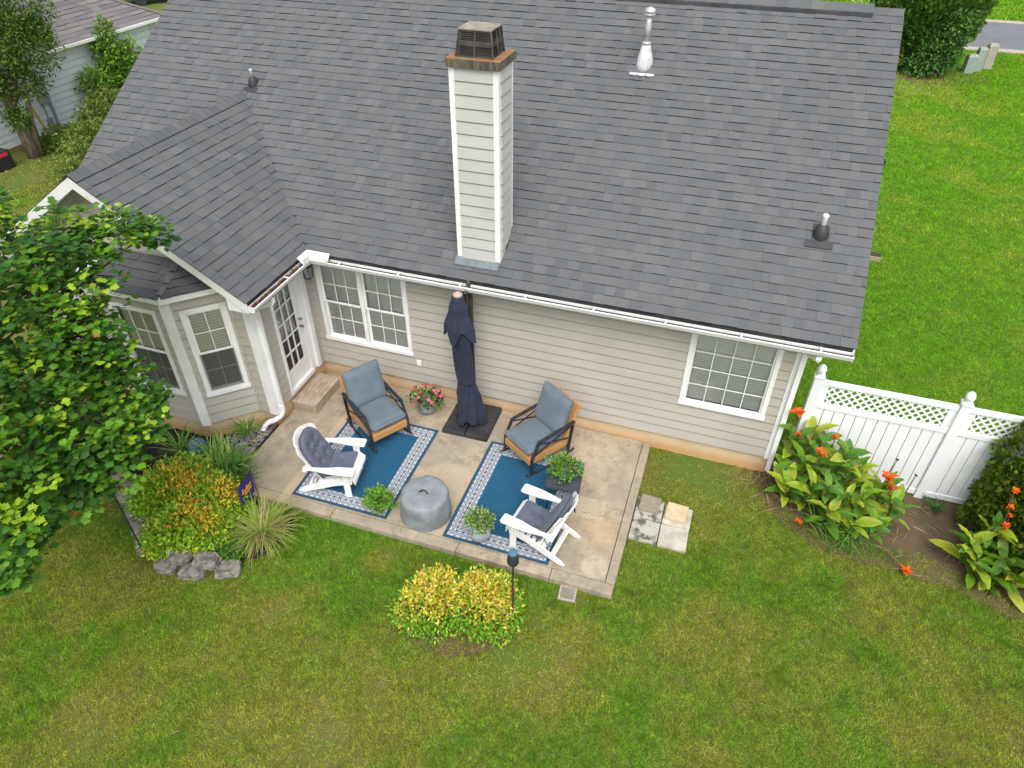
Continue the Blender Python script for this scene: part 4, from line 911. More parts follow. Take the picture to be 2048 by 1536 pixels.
pot('flower_pot', 'tall pale grey glazed pot of green and white flowering plant by right rug corner', (4.15,-2.78,.011), [(.09,0),(.12,.012),(.155,.08),(.168,.17),(.16,.25),(.15,.28),(.165,.285),(.165,.30),(.15,.305)], 'glaze_pale', potplant([(.10,.25,.02),(.17,.36,.03),(.06,.15,.02),(.45,.50,.22)], 900, .17, .20, .05, (('petal_mauve',5,.014),)))
pot('flower_pot', 'small dark pot of feathery lime green trailing plant on left rug edge', (2.50,-2.72,.011), [(.07,0),(.10,.01),(.11,.08),(.115,.10),(.11,.105)], 'black_plastic', potplant([(.16,.36,.03),(.24,.46,.05),(.09,.24,.02)], 900, .20, .20, .055, zoff=-.03))
pot('flower_pot', 'grey pot of bushy green plant with tiny purple flowers on the side table', (5.10,-1.66,.5), [(.06,0),(.09,.01),(.115,.06),(.12,.10),(.11,.11)], 'glaze', potplant([(.12,.27,.03),(.20,.38,.05),(.07,.17,.02)], 1000, .21, .20, .05, (('petal_mauve',16,.013),('petal_pink',4,.012))))
# torches
for (x, y, lab) in ((5.05,-3.965,'black garden torch on a pole behind the golden shrubs'), (-.29,-4.58,'black garden torch on a pole half hidden by the maple')):
    t = thing('garden_torch', lab, 'torch', (x,y,GZ), 0, 'black garden torches'); obj('pole', MB().tube([(0,0,0),(0,0,1.38)], .014, 8), M['torch'], t)
    obj('head', MB().lathe([(.02,1.36),(.055,1.375),(.075,1.42),(.072,1.48),(.055,1.555),(.052,1.56)], 20), M['torch'], t, smooth=True); obj('lid', MB().lathe([(.054,1.56),(.055,1.60),(.05,1.605),(.03,1.606)], 20), M['torch_lid'], t, smooth=True)
# garden flag
fg = thing('garden_flag', 'small purple garden flag with gold interlocked letters on a wire stand', 'flag', (.70,-3.20,GZ))
obj('stand', MB().tube([(0,0,0),(0,0,.79),(.0,.012,.83),(.012,.0,.85)], .006, 6).tube([(0,0,.77),(.03,-.40,.75)], .005, 6), M['black_metal'], fg)
Tt_ = Vector((.0,-.012,.765)); U_ = Vector((.03,-.36,-.02)); D_ = Vector((-.01,-.02,-.40)); Nf = U_.cross(D_).normalized()
mb = MB(); n = 10
def fl_(a, b, off=0): return Tt_+U_*a+D_*b+Nf*(.018*math.sin(a*6+b*2)*b+off)
for i in range(n+1):
    for k in range(n+1): mb.v.append(tuple(fl_(i/n, k/n)))
for i in range(n):
    for k in range(n): mb.f.append((i*(n+1)+k,(i+1)*(n+1)+k,(i+1)*(n+1)+k+1,i*(n+1)+k+1)); mb.c.append(None)
obj('cloth', mb, M['flag'], fg, smooth=True)
em = MB()
def stroke(p, q, w, off):
    p = Vector(p); q = Vector(q); d = (q-p).normalized(); s_ = Vector((-d.y,d.x))*w/2
    em.add([fl_(*v_, off) for v_ in (p-s_,q-s_,q+s_,p+s_)], [(0,1,2,3)])
# interlocked W over V: emblem runs along the flag with its feet to the outer edge
for off in (.004, -.004):
    o2 = off
    for p, q in (((-.55,.05),(-.36,.42)),((-.36,.42),(-.10,-.02)),((-.10,-.02),(.16,.42)),((.16,.42),(.52,-.35)),((-.12,-.36),(.06,-.02)),((.06,-.02),(.30,-.62)),((-.66,.05),(-.42,.05)),((.42,-.35),(.62,-.35)),((-.22,-.36),(-.02,-.36)),((.20,-.62),(.40,-.62))):
        dg = lambda v_: (.5-.42*v_[0]*.80+.42*v_[1]*.75, .5+.42*v_[0]*.80+.42*v_[1]*.75)
        stroke(dg(p), dg(q), .085, o2); o2 += math.copysign(.0003, off)
obj('emblem', em, M['gold'], fg)
# pavers, drain
for i, (x, y, s, z, mt, rz, lab) in enumerate([(6.405,-1.40,.205,GZ-.01,'paver_grey',.01,'grey square paver under the taupe one beside the patio'),(6.835,-1.41,.205,GZ-.01,'paver',-.02,'pale square paver under the tan one farthest from the patio'),(6.405,-1.825,.205,GZ-.01,'paver_grey',.0,'black mossy square paver beside the patio edge'),(6.83,-1.83,.205,GZ-.01,'paver',.01,'pale bare square paver farthest from the house and patio'),
     (6.40,-1.33,.152,GZ+.051,'paver_taupe',-.02,'small taupe square paver stacked beside the patio'),(6.81,-1.37,.155,GZ+.051,'paver_tan',-.05,'small tan square paver stacked nearest the canna bed')]):
    o = obj('paver', MB().box(-s,s,-s,s,0,.06), M[mt], bevel=.006); o.location = (x,y,z); o.rotation_euler.z = rz; tag(o, lab, 'paver', 'pavers beside the patio')
dr = thing('drain_grate', 'pale square drain grate in the lawn by the patio corner', 'drain', (5.60,-3.235,GZ), .08)
obj('frame', MB().box(-.118,.118,-.118,-.095,0,.03).box(-.118,.118,.095,.118,0,.03).box(-.118,-.095,-.095,.095,0,.0295).box(.095,.118,-.095,.095,0,.0295), M['kerb'], dr)
obj('sump', MB().box(-.094,.094,-.094,.094,.0,.008), M['dark'], dr)
for i in range(9): obj('grate_bar', MB().box(-.094,.094,-.086+.0215*i-.0045,-.086+.0215*i+.0045,.012,.028), M['util_tan'], dr)
# ---------------------------------------------------------------- left bed
BED = [(-3.6,-1.60),(-.004,-1.60),(-.004,-2.95),(.30,-3.14),(1.25,-3.20),(1.45,-3.55),(1.30,-4.0),(.95,-4.30),(.3,-4.50),(-.2,-4.35),(-.7,-4.0),(-1.35,-3.65),(-1.75,-3.45),(-2.6,-3.15),(-3.8,-2.8)]
sheet('mulch_bed', BED, GZ+.012, M['mulch'], 'black mulch bed below the bay window', 'mulch', .03)
sheet('soil_bed', [(8.14,.30),(7.85,-.15),(8.2,-.85),(8.75,-1.32),(9.7,-1.38),(10.6,-1.45),(11.5,-1.75),(13.6,-1.9),(13.6,.32)], GZ+.010, M['soil'], 'bare brown soil strip under the cannas and hedge', 'soil', .06)
sheet('soil_ring', [(3.60,-4.35),(3.75,-4.55),(4.2,-4.62),(4.7,-4.5),(5.08,-4.25),(5.0,-3.95),(4.5,-3.9),(3.7,-4.1)], GZ+.007, M['soil'], 'bare soil ring under the two golden shrubs', 'soil', .08)
# mulch chips
n_ = 7000; xy = np.c_[RNG.uniform(-3.6,1.4,n_), RNG.uniform(-4.5,-1.6,n_)]
def inpoly(pts, poly):
    x, y = pts[:,0], pts[:,1]; r = np.zeros(len(pts), bool); j_ = len(poly)-1
    for i in range(len(poly)):
        xi, yi = poly[i]; xj, yj = poly[j_]
        r ^= ((yi > y) != (yj > y)) & (x < (xj-xi)*(y-yi)/(yj-yi+1e-12)+xi); j_ = i
    return r
xy = xy[inpoly(xy, BED)]; k = len(xy)
tag(link('mulch_chips', np_mesh('mulch_chips', *scatter(np.c_[xy, np.full(k, GZ+.02)+RNG.random(k)*.015], RNG.normal(size=(k,3))*(1,1,.35), RNG.uniform(-1,1,k), RNG.uniform(.03,.07,k), LEAF4, DIAF, pick([(.010,.008,.009),(.022,.018,.018),(.05,.035,.03)], k, [.55,.37,.08]))), M['leafmat']), 'loose black mulch chips in the bay bed', 'mulch', kind='stuff')
# gravel
GPOLY = [(-.42,-1.63),(-.03,-1.63),(-.03,-2.55),(-.45,-2.75),(-.80,-2.35),(-.62,-1.95)]
mb = MB(); cnt = 0
while cnt < 420:
    x, y = random.uniform(-.85,-.02), random.uniform(-2.75,-1.62)
    if not inpoly(np.array([(x,y)]), GPOLY)[0]: continue
    cnt += 1; r = random.uniform(.022,.045); c = Vector(random.choice([(.36,.37,.38),(.28,.29,.30),(.44,.43,.41),(.30,.25,.20)])); ph = random.uniform(0,6)
    vs = [(0,0,1)]+[(math.cos(ph+i*1.257)*random.uniform(.8,1.2),math.sin(ph+i*1.257)*random.uniform(.7,1.1),random.uniform(.25,.5)) for i in range(5)]+[(math.cos(ph+i*1.257)*1.1,math.sin(ph+i*1.257)*.95,-.2) for i in range(5)]
    mb.add([(x+a*r,y+b*r,GZ+.018+random.uniform(0,.0)+max(-.1,d)*r*.7) for a,b,d in vs], [(0,1+i,1+(i+1)%5) for i in range(5)]+[(1+i,6+i,6+(i+1)%5,1+(i+1)%5) for i in range(5)], tuple(c))
tag(obj('gravel', mb, M['leafmat']), 'grey gravel below the downspout outlet', 'gravel', kind='stuff')
tag(obj('lawn_edging', MB().box(-.016,-.003,-2.95,-1.62,GZ,.035).bar((-.01,-2.95,-.03),(.29,-3.15,-.03),.013,.14), M['black_plastic'], bevel=.003), 'black plastic edging strip along the patio side of the gravel', 'edging')
def stone(x, y, z, sx, sy, sz, rz, label, mat='stone'):
    mb = MB(); n = 13
    for r, h in ((.95,0),(1.04,.3),(1.0,.62),(.97,.9),(.86,1)):
        for k in range(n): a = 2*math.pi*k/n; q = (abs(math.cos(a))**7+abs(math.sin(a))**7)**(-1/7)*r*(1+random.uniform(-.09,.07)); mb.v.append((sx*q*math.cos(a), sy*q*math.sin(a), sz*(h+random.uniform(-.06,.06)*(h > 0))))
    for i in range(4):
        for k in range(n): mb.f.append((i*n+k,i*n+(k+1)%n,(i+1)*n+(k+1)%n,(i+1)*n+k)); mb.c.append(None)
    mb.f.append(tuple(4*n+k for k in range(n))); mb.c.append(None)
    o = obj('edging_stone', mb, M[mat], bevel=.006); o.location = (x,y,z); o.rotation_euler.z = rz; return tag(o, label, 'stone', 'rough stones edging the left bed')
LB = 'rough grey edging stone '
stone(.13,-4.62,GZ-.02,.165,.12,.15,.1,LB+'of the lower front row, nearest the torch'); stone(.53,-4.60,GZ-.02,.175,.12,.14,.2,LB+'of the lower front row, middle one'); stone(.98,-4.40,GZ-.02,.18,.13,.14,.55,LB+'at the right end of the front row')
stone(.30,-4.50,GZ+.12,.15,.12,.12,.1,LB+'on top of the front row, left one'); stone(.68,-4.44,GZ+.115,.18,.13,.12,.25,LB+'on top of the front row, right one'); stone(.12,-4.47,GZ+.13,.06,.09,.11,.7,'small pale brick standing on the front stones','paver')
stone(-1.72,-3.50,GZ-.02,.20,.17,.17,-.4,'pale square edging stone beside the black mulch','paver_taupe'); stone(-1.36,-3.70,GZ-.02,.19,.18,.17,-.5,LB+'right of the pale square one'); stone(-1.02,-3.93,GZ-.02,.18,.15,.16,-.6,LB+'beside the left flank of the orange tinged shrub')
stone(-.72,-4.16,GZ-.02,.18,.15,.15,-.7,LB+'below the left flank of the orange tinged shrub'); stone(-.42,-4.40,GZ-.02,.18,.14,.15,-.8,LB+'next to the left torch pole'); stone(-2.15,-3.36,GZ-.02,.2,.16,.16,-.3,LB+'left of the pale square one, under the maple')
gl_ = thing('garden_globe', 'blue glazed garden pot lying among the strap leaves', 'pot', (-.86,-2.62,GZ+.01)); obj('pot', MB().lathe([(.09,0),(.14,.03),(.18,.12),(.175,.2),(.14,.27),(.11,.29),(.13,.31),(.10,.31)], 24), M['glaze_blue'], gl_, smooth=True)
# shrubs of the left bed
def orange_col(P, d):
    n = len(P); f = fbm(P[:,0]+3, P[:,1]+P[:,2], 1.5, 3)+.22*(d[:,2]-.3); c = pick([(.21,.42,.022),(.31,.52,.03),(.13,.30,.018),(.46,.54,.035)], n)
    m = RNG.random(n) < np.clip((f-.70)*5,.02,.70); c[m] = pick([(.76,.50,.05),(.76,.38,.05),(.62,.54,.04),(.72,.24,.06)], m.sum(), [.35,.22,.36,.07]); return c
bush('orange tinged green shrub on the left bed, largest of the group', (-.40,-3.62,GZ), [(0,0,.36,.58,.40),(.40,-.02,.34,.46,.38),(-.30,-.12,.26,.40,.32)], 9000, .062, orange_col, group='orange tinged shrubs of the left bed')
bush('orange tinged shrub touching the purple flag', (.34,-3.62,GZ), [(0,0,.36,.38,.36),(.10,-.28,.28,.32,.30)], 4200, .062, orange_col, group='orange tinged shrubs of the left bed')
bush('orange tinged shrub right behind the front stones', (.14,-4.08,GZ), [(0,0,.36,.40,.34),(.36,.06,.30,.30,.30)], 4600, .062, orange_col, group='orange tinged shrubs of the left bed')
bush('small green shrub at the foot of the left torch pole', (-.10,-4.36,GZ), [(0,0,.24,.27,.24)], 1500, .06, orange_col, group='orange tinged shrubs of the left bed')
bush('low green herb tuft above the front stones', (.86,-4.12,GZ), [(0,0,.12,.18,.16)], 900, .05, lambda P,d: pick([(.06,.18,.015),(.10,.26,.02)], len(P)), name='herb', cat='plant')
STR = [(.15,.34,.035),(.22,.43,.06),(.09,.24,.03),(.36,.42,.12)]
straps('daylily', 'arching green strap leaf clump beside the patio edge', 'plant', (-.16,-2.92,GZ), 210, .66, .013, 1.05, STR, r0=.18)
straps('daylily', 'green strap leaf clump between gravel and blue pot', 'plant', (-.52,-2.62,GZ), 80, .5, .012, .9, STR, r0=.12)
straps('daylily', 'thin strap leaf clump on the mulch left of the blue pot', 'plant', (-1.12,-2.72,GZ), 60, .55, .011, .7, STR, r0=.1)
straps('daylily', 'dark green strap leaf clump behind the flag', 'plant', (.12,-3.08,GZ), 150, .6, .011, 1., [(.06,.17,.03),(.10,.25,.04)], r0=.15)
straps('daylily', 'small green tuft below the bay corner beside the gravel', 'plant', (-.42,-1.92,GZ), 70, .42, .009, .9, STR, r0=.1)
straps('ornamental_grass', 'straw and green ornamental grass clump at the left patio corner', 'plant', (1.12,-3.72,GZ), 620, .62, .0055, 1.25, [(.38,.29,.14),(.28,.38,.05),(.22,.36,.04),(.46,.38,.20)], [.25,.30,.32,.13], arch=1.0, r0=.13)
for i, (x, y) in enumerate(((-.75,-2.35),(-.35,-2.1),(-.1,-2.3))):
    pass
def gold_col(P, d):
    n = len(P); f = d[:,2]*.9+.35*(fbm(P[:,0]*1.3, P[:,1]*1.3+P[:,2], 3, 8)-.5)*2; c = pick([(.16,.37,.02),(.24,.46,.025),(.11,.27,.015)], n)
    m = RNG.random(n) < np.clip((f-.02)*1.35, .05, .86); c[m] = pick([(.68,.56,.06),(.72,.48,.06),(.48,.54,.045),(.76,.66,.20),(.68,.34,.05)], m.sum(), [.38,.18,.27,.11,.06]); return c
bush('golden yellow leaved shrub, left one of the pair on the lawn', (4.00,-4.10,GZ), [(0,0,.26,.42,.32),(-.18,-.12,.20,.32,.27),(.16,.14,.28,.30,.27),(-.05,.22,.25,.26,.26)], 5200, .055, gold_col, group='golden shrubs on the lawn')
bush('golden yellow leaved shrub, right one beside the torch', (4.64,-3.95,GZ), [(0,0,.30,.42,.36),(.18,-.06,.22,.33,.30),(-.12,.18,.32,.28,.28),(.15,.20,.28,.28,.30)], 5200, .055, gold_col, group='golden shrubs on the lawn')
# ---------------------------------------------------------------- white fence with lattice top
fn = thing('fence', 'white vinyl privacy fence with a lattice top beside the house corner', 'fence', (8.4,.27,GZ))
def fpost(x):
    p = obj('post', MB().box(x-.063,x+.063,-.063,.063,0,1.90), M['vinyl'], fn, bevel=.006)
    obj('post_cap', MB().box(x-.075,x+.075,-.075,.075,1.90,1.93).box(x-.05,x+.05,-.05,.05,1.93,1.95), M['vinyl'], p, bevel=.006)
    obj('finial', MB().lathe([(.03,1.95),(.035,1.965),(.062,1.995),(.068,2.03),(.055,2.075),(.03,2.105),(.008,2.118)], 20, (x,0,0)), M['vinyl'], p, smooth=True)
def fpanel(x0, x1):
    for z0, z1, w in ((.04,.14,.025),(1.335,1.42,.027),(1.77,1.85,.027)): obj('rail', MB().box(x0,x1,-w,w,z0,z1), M['vinyl'], fn, bevel=.004)
    n = max(1, round((x1-x0)/.152)); wd = (x1-x0)/n
    for i in range(n): obj('board', MB().box(x0+wd*i+.0045,x0+wd*(i+1)-.0045,-.011,.011,.138,1.337), M['vinyl'], fn, bevel=.004)
    za, zb = 1.42, 1.77; e = .11
    for a, b in ((x0,x0+e),(x1-e,x1)): obj('lattice_stile', MB().box(a+.001,b,-.013,.013,za,zb), M['vinyl'], fn)
    a0, b0 = x0+e, x1-e; step = .118; w = .028; H = zb-za
    for sgn, yy in ((1,-.004),(-1,.004)):
        k = a0-H-step
        while k < b0+H:
            # slat along slope sgn starting at (k, za); clipped to the opening
            p, q = (k, za), (k+H, zb)
            if sgn < 0: p, q = (k+H, za), (k, zb)
            def clip(p, q):
                t0, t1 = 0., 1.; dx = q[0]-p[0]
                for lim, s in ((a0+.004, 1), (b0-.004, -1)):
                    v0, v1 = s*(p[0]-lim), s*(q[0]-lim)
                    if v0 < 0 and v1 < 0: return None
                    if v0 < 0: t0 = max(t0, v0/(v0-v1))
                    elif v1 < 0: t1 = min(t1, v0/(v0-v1))
                return (t0, t1) if t1-t0 > .05 else None
            c = clip(p, q)
            if c:
                A_ = Vector((p[0]+(q[0]-p[0])*c[0], yy, p[1]+(q[1]-p[1])*c[0])); B_ = Vector((p[0]+(q[0]-p[0])*c[1], yy, p[1]+(q[1]-p[1])*c[1]))
                obj('lattice_slat', MB().bar(A_, B_, w, .0075, up=(0,1,0)), M['vinyl'], fn)
            k += step
for x in (0, 1.955, 3.91, 5.865): fpost(x)
fpanel(.063, 1.892); fpanel(2.018, 3.847); fpanel(3.973, 5.80)
# ---------------------------------------------------------------- cannas
def canna_mesh(L, Wd, curl, fold, pal):
    mb = MB(); nu, nv = 9, 4; c0 = Vector(pal)
    for i in range(nu+1):
        u = i/nu; hw = Wd/2*(math.sin(math.pi*min(1, u*.93+.03))**.8)*(1-.25*u); hw = max(hw, .004)
        a = curl*u; x = L*(math.sin(a)/curl if abs(curl) > 1e-3 else u); z = -L*((1-math.cos(a))/curl if abs(curl) > 1e-3 else 0)
        for k in range(-nv//2, nv//2+1):
            s = k/(nv/2); mb.v.append((x, s*hw, z+fold*abs(s)*hw+.010*math.sin(u*19+k)*abs(s)))
    for i in range(nu):
        for k in range(nv): 
            f = (i*(nv+1)+k,(i+1)*(nv+1)+k,(i+1)*(nv+1)+k+1,i*(nv+1)+k+1); mb.f.append(f); e = 1.12 if k in (0, nv-1) else 1.0; mb.c.append(tuple(c0*e*random.uniform(.92,1.08)))
    return mb
CP = [(.15,.30,.022),(.22,.37,.03),(.31,.42,.035),(.09,.22,.025),(.38,.44,.045),(.12,.26,.026)]
CM = []
for i in range(30):
    me = canna_mesh(random.uniform(.36,.52), random.uniform(.15,.22), random.uniform(.3,1.3), random.uniform(.2,.5), CP[i % 6]).mesh('canna_leaf', True); me.materials.append(M['leafbig']); CM.append(me)
def petals(s):
    mb = MB()
    for k in range(14):
        a = k*2.4; d = Vector((math.cos(a), math.sin(a), random.uniform(.2,1.3))).normalized(); sd = d.cross(Vector((0,0,1))).normalized(); n_ = sd.cross(d)
        l = s*random.uniform(.7,1.2); w = s*.36; b = Vector((random.uniform(-.2,.2)*s, random.uniform(-.2,.2)*s, random.uniform(-.4,.3)*s))
        mb.add([b, b+d*l*.5+sd*w+n_*l*.1, b+d*l+sd*w*.4-n_*l*.15, b+d*l-sd*w*.4-n_*l*.15, b+d*l*.5-sd*w+n_*l*.1, b+d*l*.5], [(0,1,5),(1,2,5),(2,3,5),(3,4,5),(4,0,5)])
    return mb
def canna(label, loc, stalks, flowers):
    t = thing('canna_clump', label, 'canna', loc, 0, 'flowering cannas along the fence')
    for (x, y, h, lx, ly) in stalks:
        top = Vector((x+lx*h, y+ly*h, h)); b = Vector((x, y, 0)); obj('stem', MB().tube([b, b.lerp(top,.5), top], [.016,.013,.007], 6), plain_stem, t)
        nl = int(6+h*8); a0 = random.uniform(0, 6.28)
        for k in range(nl):
            q = .12+.86*(k+.5)/nl; p = b.lerp(top, q); az = a0+k*2.4+random.uniform(-.5,.5); el = random.uniform(.1,.85)+q*.6
            d = Vector((math.cos(az)*math.cos(el), math.sin(az)*math.cos(el)-.12, math.sin(el))).normalized()
            y_ = Vector((0,0,1)).cross(d).normalized(); z_ = d.cross(y_); roll = random.uniform(-.5,.5); y2 = y_*math.cos(roll)+z_*math.sin(roll); z2 = d.cross(y2)
            o = link('leaf', random.choice(CM), None, t); s = random.uniform(.62,1.05)*(.9+.15*(1-q))
            o.matrix_local = Matrix(((d.x*s,y2.x*s,z2.x*s,p.x),(d.y*s,y2.y*s,z2.y*s,p.y),(d.z*s,y2.z*s,z2.z*s,p.z),(0,0,0,1)))
    for (x, y, z, bx, by, bz, s, mat) in flowers:
        st_ = obj('flower_stalk', MB().tube([(bx,by,bz),((x+bx)/2,(y+by)/2,(z+bz)/2+.02),(x,y,z)], [.009,.008,.006], 6), M['stem_red'], t)
        o = obj('flower', petals(s), M[mat], t, smooth=True); o.location = (x,y,z)
plain_stem = plain('canna_stem', (.10,.13,.04), (.12,.08,.04), 12, .5)
st1 = []
for (x, y, h) in ((8.30,-.05,1.05),(8.52,.0,1.18),(8.75,-.02,1.12),(8.42,-.35,.85),(8.65,-.3,1.0),(8.92,-.2,1.08),(9.1,-.35,.95),(9.3,-.3,.9),(8.6,-.62,.62),(8.85,-.6,.72),(9.1,-.68,.62),(9.4,-.6,.68),(9.62,-.42,.78),(9.82,-.5,.55),(8.95,-.92,.42),(9.25,-.95,.38),(9.55,-.85,.42),(8.35,-.6,.5),(9.0,-.05,1.0)):
    st1.append((x-9., y+.45, h, random.uniform(-.12,.12), random.uniform(-.2,.06)))
def fw(x, y, z, s=.06, mat='petal', dx=0, dy=.05, dz=-.42): return (x-9., y+.45, z-GZ, x-9.+dx, y+.45+dy, z-GZ+dz, s*(1.3 if mat == 'petal' else 1), mat)
canna('large canna clump with orange flowers against the white fence and house corner', (9.,-.45,GZ), st1,
      [fw(8.20,-.15,1.36,.085), fw(8.32,-.20,1.02,.05), fw(8.62,-.48,.98,.07), fw(8.86,.02,.92,.045), fw(8.95,-.08,.88,.05), fw(9.62,-.42,.75,.085), fw(9.70,-.48,.62,.07), fw(8.55,-1.02,.03,.045,dz=-.08), fw(10.0,-1.42,-.0,.06,dx=-.38,dy=.32,dz=.1), fw(9.18,-.42,.82,.028,'petal_pink'), fw(9.75,-.05,.80,.025,'petal_dark'), fw(10.0,-.25,.75,.025,'petal_dark')])
st2 = [(x-11., y+1., h, random.uniform(-.1,.1), random.uniform(-.15,.1)) for (x, y, h) in ((10.95,-.85,.95),(10.75,-1.0,.62),(11.1,-1.1,.55),(11.3,-.95,.6),(11.0,-1.3,.35),(11.3,-1.3,.38),(10.85,-1.2,.45))]
canna('small canna with an orange flower spike in front of the conifer hedge', (11.,-1.,GZ), st2, [(x-11.,y+1.,z-GZ,x-11.+.04,y+1.02,z-GZ-.3,s,'petal') for x,y,z,s in ((10.88,-.92,1.42,.06),(10.93,-.95,1.16,.05),(10.98,-.95,1.02,.04),(10.98,-1.0,.86,.06),(11.45,-.95,.62,.05))])
straps('weed', 'long green grass tuft at the front foot of the large canna', 'weed', (9.2,-.98,GZ), 170, .45, .008, 1.2, [(.08,.22,.03),(.14,.30,.04)], r0=.42)
# dry stalk litter
n_ = 170; P = np.c_[RNG.normal(8.25,.22,n_), RNG.normal(-.15,.28,n_), np.full(n_,GZ+.03)]; P2 = np.c_[RNG.uniform(9.4,12.2,n_), RNG.uniform(-1.5,.1,n_), np.full(n_,GZ+.025)]; P = np.r_[P,P2]
STK = np.array([(0,0,0),(.5,.025,.02),(1,0,0),(.5,-.025,.02)])
tag(link('dry_litter', np_mesh('dry_litter', *scatter(P, RNG.normal(size=(2*n_,3))*(1,1,.08), RNG.uniform(-.5,.5,2*n_), RNG.uniform(.12,.4,2*n_), STK, DIAF, pick([(.30,.21,.12),(.18,.12,.07),(.42,.33,.20)], 2*n_))), M['leafmat']), 'dry stalks and clippings littering the canna bed', 'litter', kind='stuff')
# conifer hedge at the right
SPR = np.array([(0,0,0),(.35,.30,.02),(.8,.42,0),(.62,.12,.05),(1,0,0),(.62,-.12,.05),(.8,-.42,0),(.35,-.30,.02)]); SPRF = [(0,1,3),(1,2,3),(0,3,5),(3,4,5),(0,5,7),(5,6,7)]
def conifer(name, label, cat, loc, blobs, n, size, pal, trunk, group=None, w=None):
    t = thing(name, label, cat, loc, 0, group); parts = []; tot = sum(b[3]*b[4] for b in blobs)
    for i, (x, y, z, rx, rz) in enumerate(blobs):
        k = int(n*rx*rz/tot); P, d = ell(k, (x,y,z), (rx,rx,rz), (.78,1.06), -.75, seed=i+40, lump=.22, freq=5); q = P[:,2] > .02; P, d = P[q], d[q]
        dr = d+RNG.normal(size=d.shape)*.35; dr[:,2] += .75; tw = pal[0]; f = (fbm(P[:,0]*1.5+P[:,2], P[:,1]*1.5-P[:,2], 1.8, 77)-.5)
        c = pick(pal, len(P), w)*(1+.8*f)[:,None]; parts.append(scatter(P, dr, RNG.uniform(-1.5,1.5,len(P)), size*RNG.uniform(.6,1.3,len(P)), SPR, SPRF, c))
    leaf_object('crown', parts, M['leafmat'], t)['kind'] = 'stuff'; obj('trunk', MB().tube([(0,0,0),(0,0,trunk)], [.09,.03], 8), M['bark'], t); return t
conifer('hedge_conifer', 'dense green and bronze conifer hedge filling the right edge by the fence', 'conifer', (12.15,-.55,GZ), [(0,0,1.0,1.05,1.15),(.5,-.5,.8,.95,1.0),(-.55,.05,.45,.6,.55),(-.15,-.25,1.5,.75,.65),(.5,.4,1.2,.9,1.2),(-1.05,.35,.22,.26,.34),(-.75,.62,.5,.42,.6),(-.58,.50,1.15,.62,.95),(-.1,.3,1.7,.7,.7)], 52000, .075, [(.10,.20,.014),(.15,.25,.018),(.20,.22,.025),(.07,.13,.014)], 1.6, w=[.35,.35,.18,.12])
straps('weed', 'small dark weed tuft at the fence post foot', 'weed', (10.55,.02,GZ), 40, .22, .012, 1.1, [(.04,.11,.02),(.07,.16,.03)], r0=.08)
# ---------------------------------------------------------------- maple in the left foreground
MB_ = [(-0.3,-2.87,4.26,.33),(-0.53,-3.16,4.20,.40),(-0.83,-3.37,4.28,.40),(-0.1,-2.77,4.20,.2),(-1.35,-3.65,4.72,.24),(-1.01,-3.77,4.30,.45),(-0.7,-4.02,4.09,.7),(-0.42,-3.72,3.97,.6),(-0.36,-4.22,3.68,.7),(-0.08,-4.19,3.45,.5),(-0.3,-4.89,3.4,.7),(0.11,-4.2,3.28,.4),(0.39,-4.31,3.03,.4),(0.65,-4.24,2.86,.17),(0.65,-4.58,2.75,.3),(0.52,-4.76,2.79,.4),(0.73,-5.01,2.58,.3),(0.12,-4.86,3.06,.6),(0.12,-5.4,2.95,.6),(0.44,-5.29,2.72,.35),(0.68,-5.45,2.54,.2),(0.4,-5.8,2.69,.5),(0.53,-6.21,2.58,.4),(0.61,-6.01,2.53,.28),(0.72,-6.48,2.45,.2),(-1.04,-4.7,3.9,.9),(-0.63,-5.54,3.55,1.),(-0.03,-6.23,2.99,.8),(-1.55,-4.2,4.35,.5),(-1.9,-4.9,3.4,1.1),(-1.9,-4.7,4.2,.8),(-1.6,-5.6,2.6,.9)]
TB = Vector((-2.95,-5.15,GZ)); mp = thing('maple_tree', 'leafy green maple in the left foreground overlapping the bay window', 'tree', TB)
loc = lambda p: Vector(p)-TB
tk = MB(); fork = loc((-2.3,-5.0,2.2)); tk.tube([(0,0,0),(.15,.03,.8),fork,loc((-1.7,-4.7,3.6))], [.14,.115,.095,.06], 10); trunk = obj('trunk', tk, M['bark'], mp, smooth=True)
tw = MB(); LP = []; LD = []; LC = []
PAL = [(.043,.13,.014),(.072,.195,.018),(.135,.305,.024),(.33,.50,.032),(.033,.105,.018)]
for (x, y, z, r) in MB_:
    c = loc((x,y,z)); mid = fork.lerp(c, .55)+Vector((0,0,.12)); tw.tube([fork if z < 3.9 else loc((-1.7,-4.7,3.6)), mid, c], [.03,.018,.009], 6)
    nt_ = int(16+112*r*r)
    for i in range(nt_):
        d = Vector((random.gauss(0,1),random.gauss(0,1),random.gauss(.25,.8))).normalized(); rr = r*random.uniform(.35,1.0); e = c+d*rr; s0 = c+d*rr*.35
        if random.random() < .5: tw.tube([s0, e], [.005,.003], 4)
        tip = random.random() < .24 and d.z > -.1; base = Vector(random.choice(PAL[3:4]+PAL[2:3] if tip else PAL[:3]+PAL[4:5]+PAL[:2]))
        for k in range(random.randint(8, 12)):
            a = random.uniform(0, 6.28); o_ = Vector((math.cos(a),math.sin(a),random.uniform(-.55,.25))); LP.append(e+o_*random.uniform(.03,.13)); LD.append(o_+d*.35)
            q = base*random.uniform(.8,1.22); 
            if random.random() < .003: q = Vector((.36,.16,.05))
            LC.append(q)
P = np.array([tuple(p) for p in LP]); D_ = np.array([tuple(p) for p in LD]); Cc = np.array([tuple(p) for p in LC]); S_ = RNG.uniform(.05,.112,len(P)); R_ = RNG.uniform(-.45,.45,len(P))
obj('branches', tw, M['twig'], trunk)
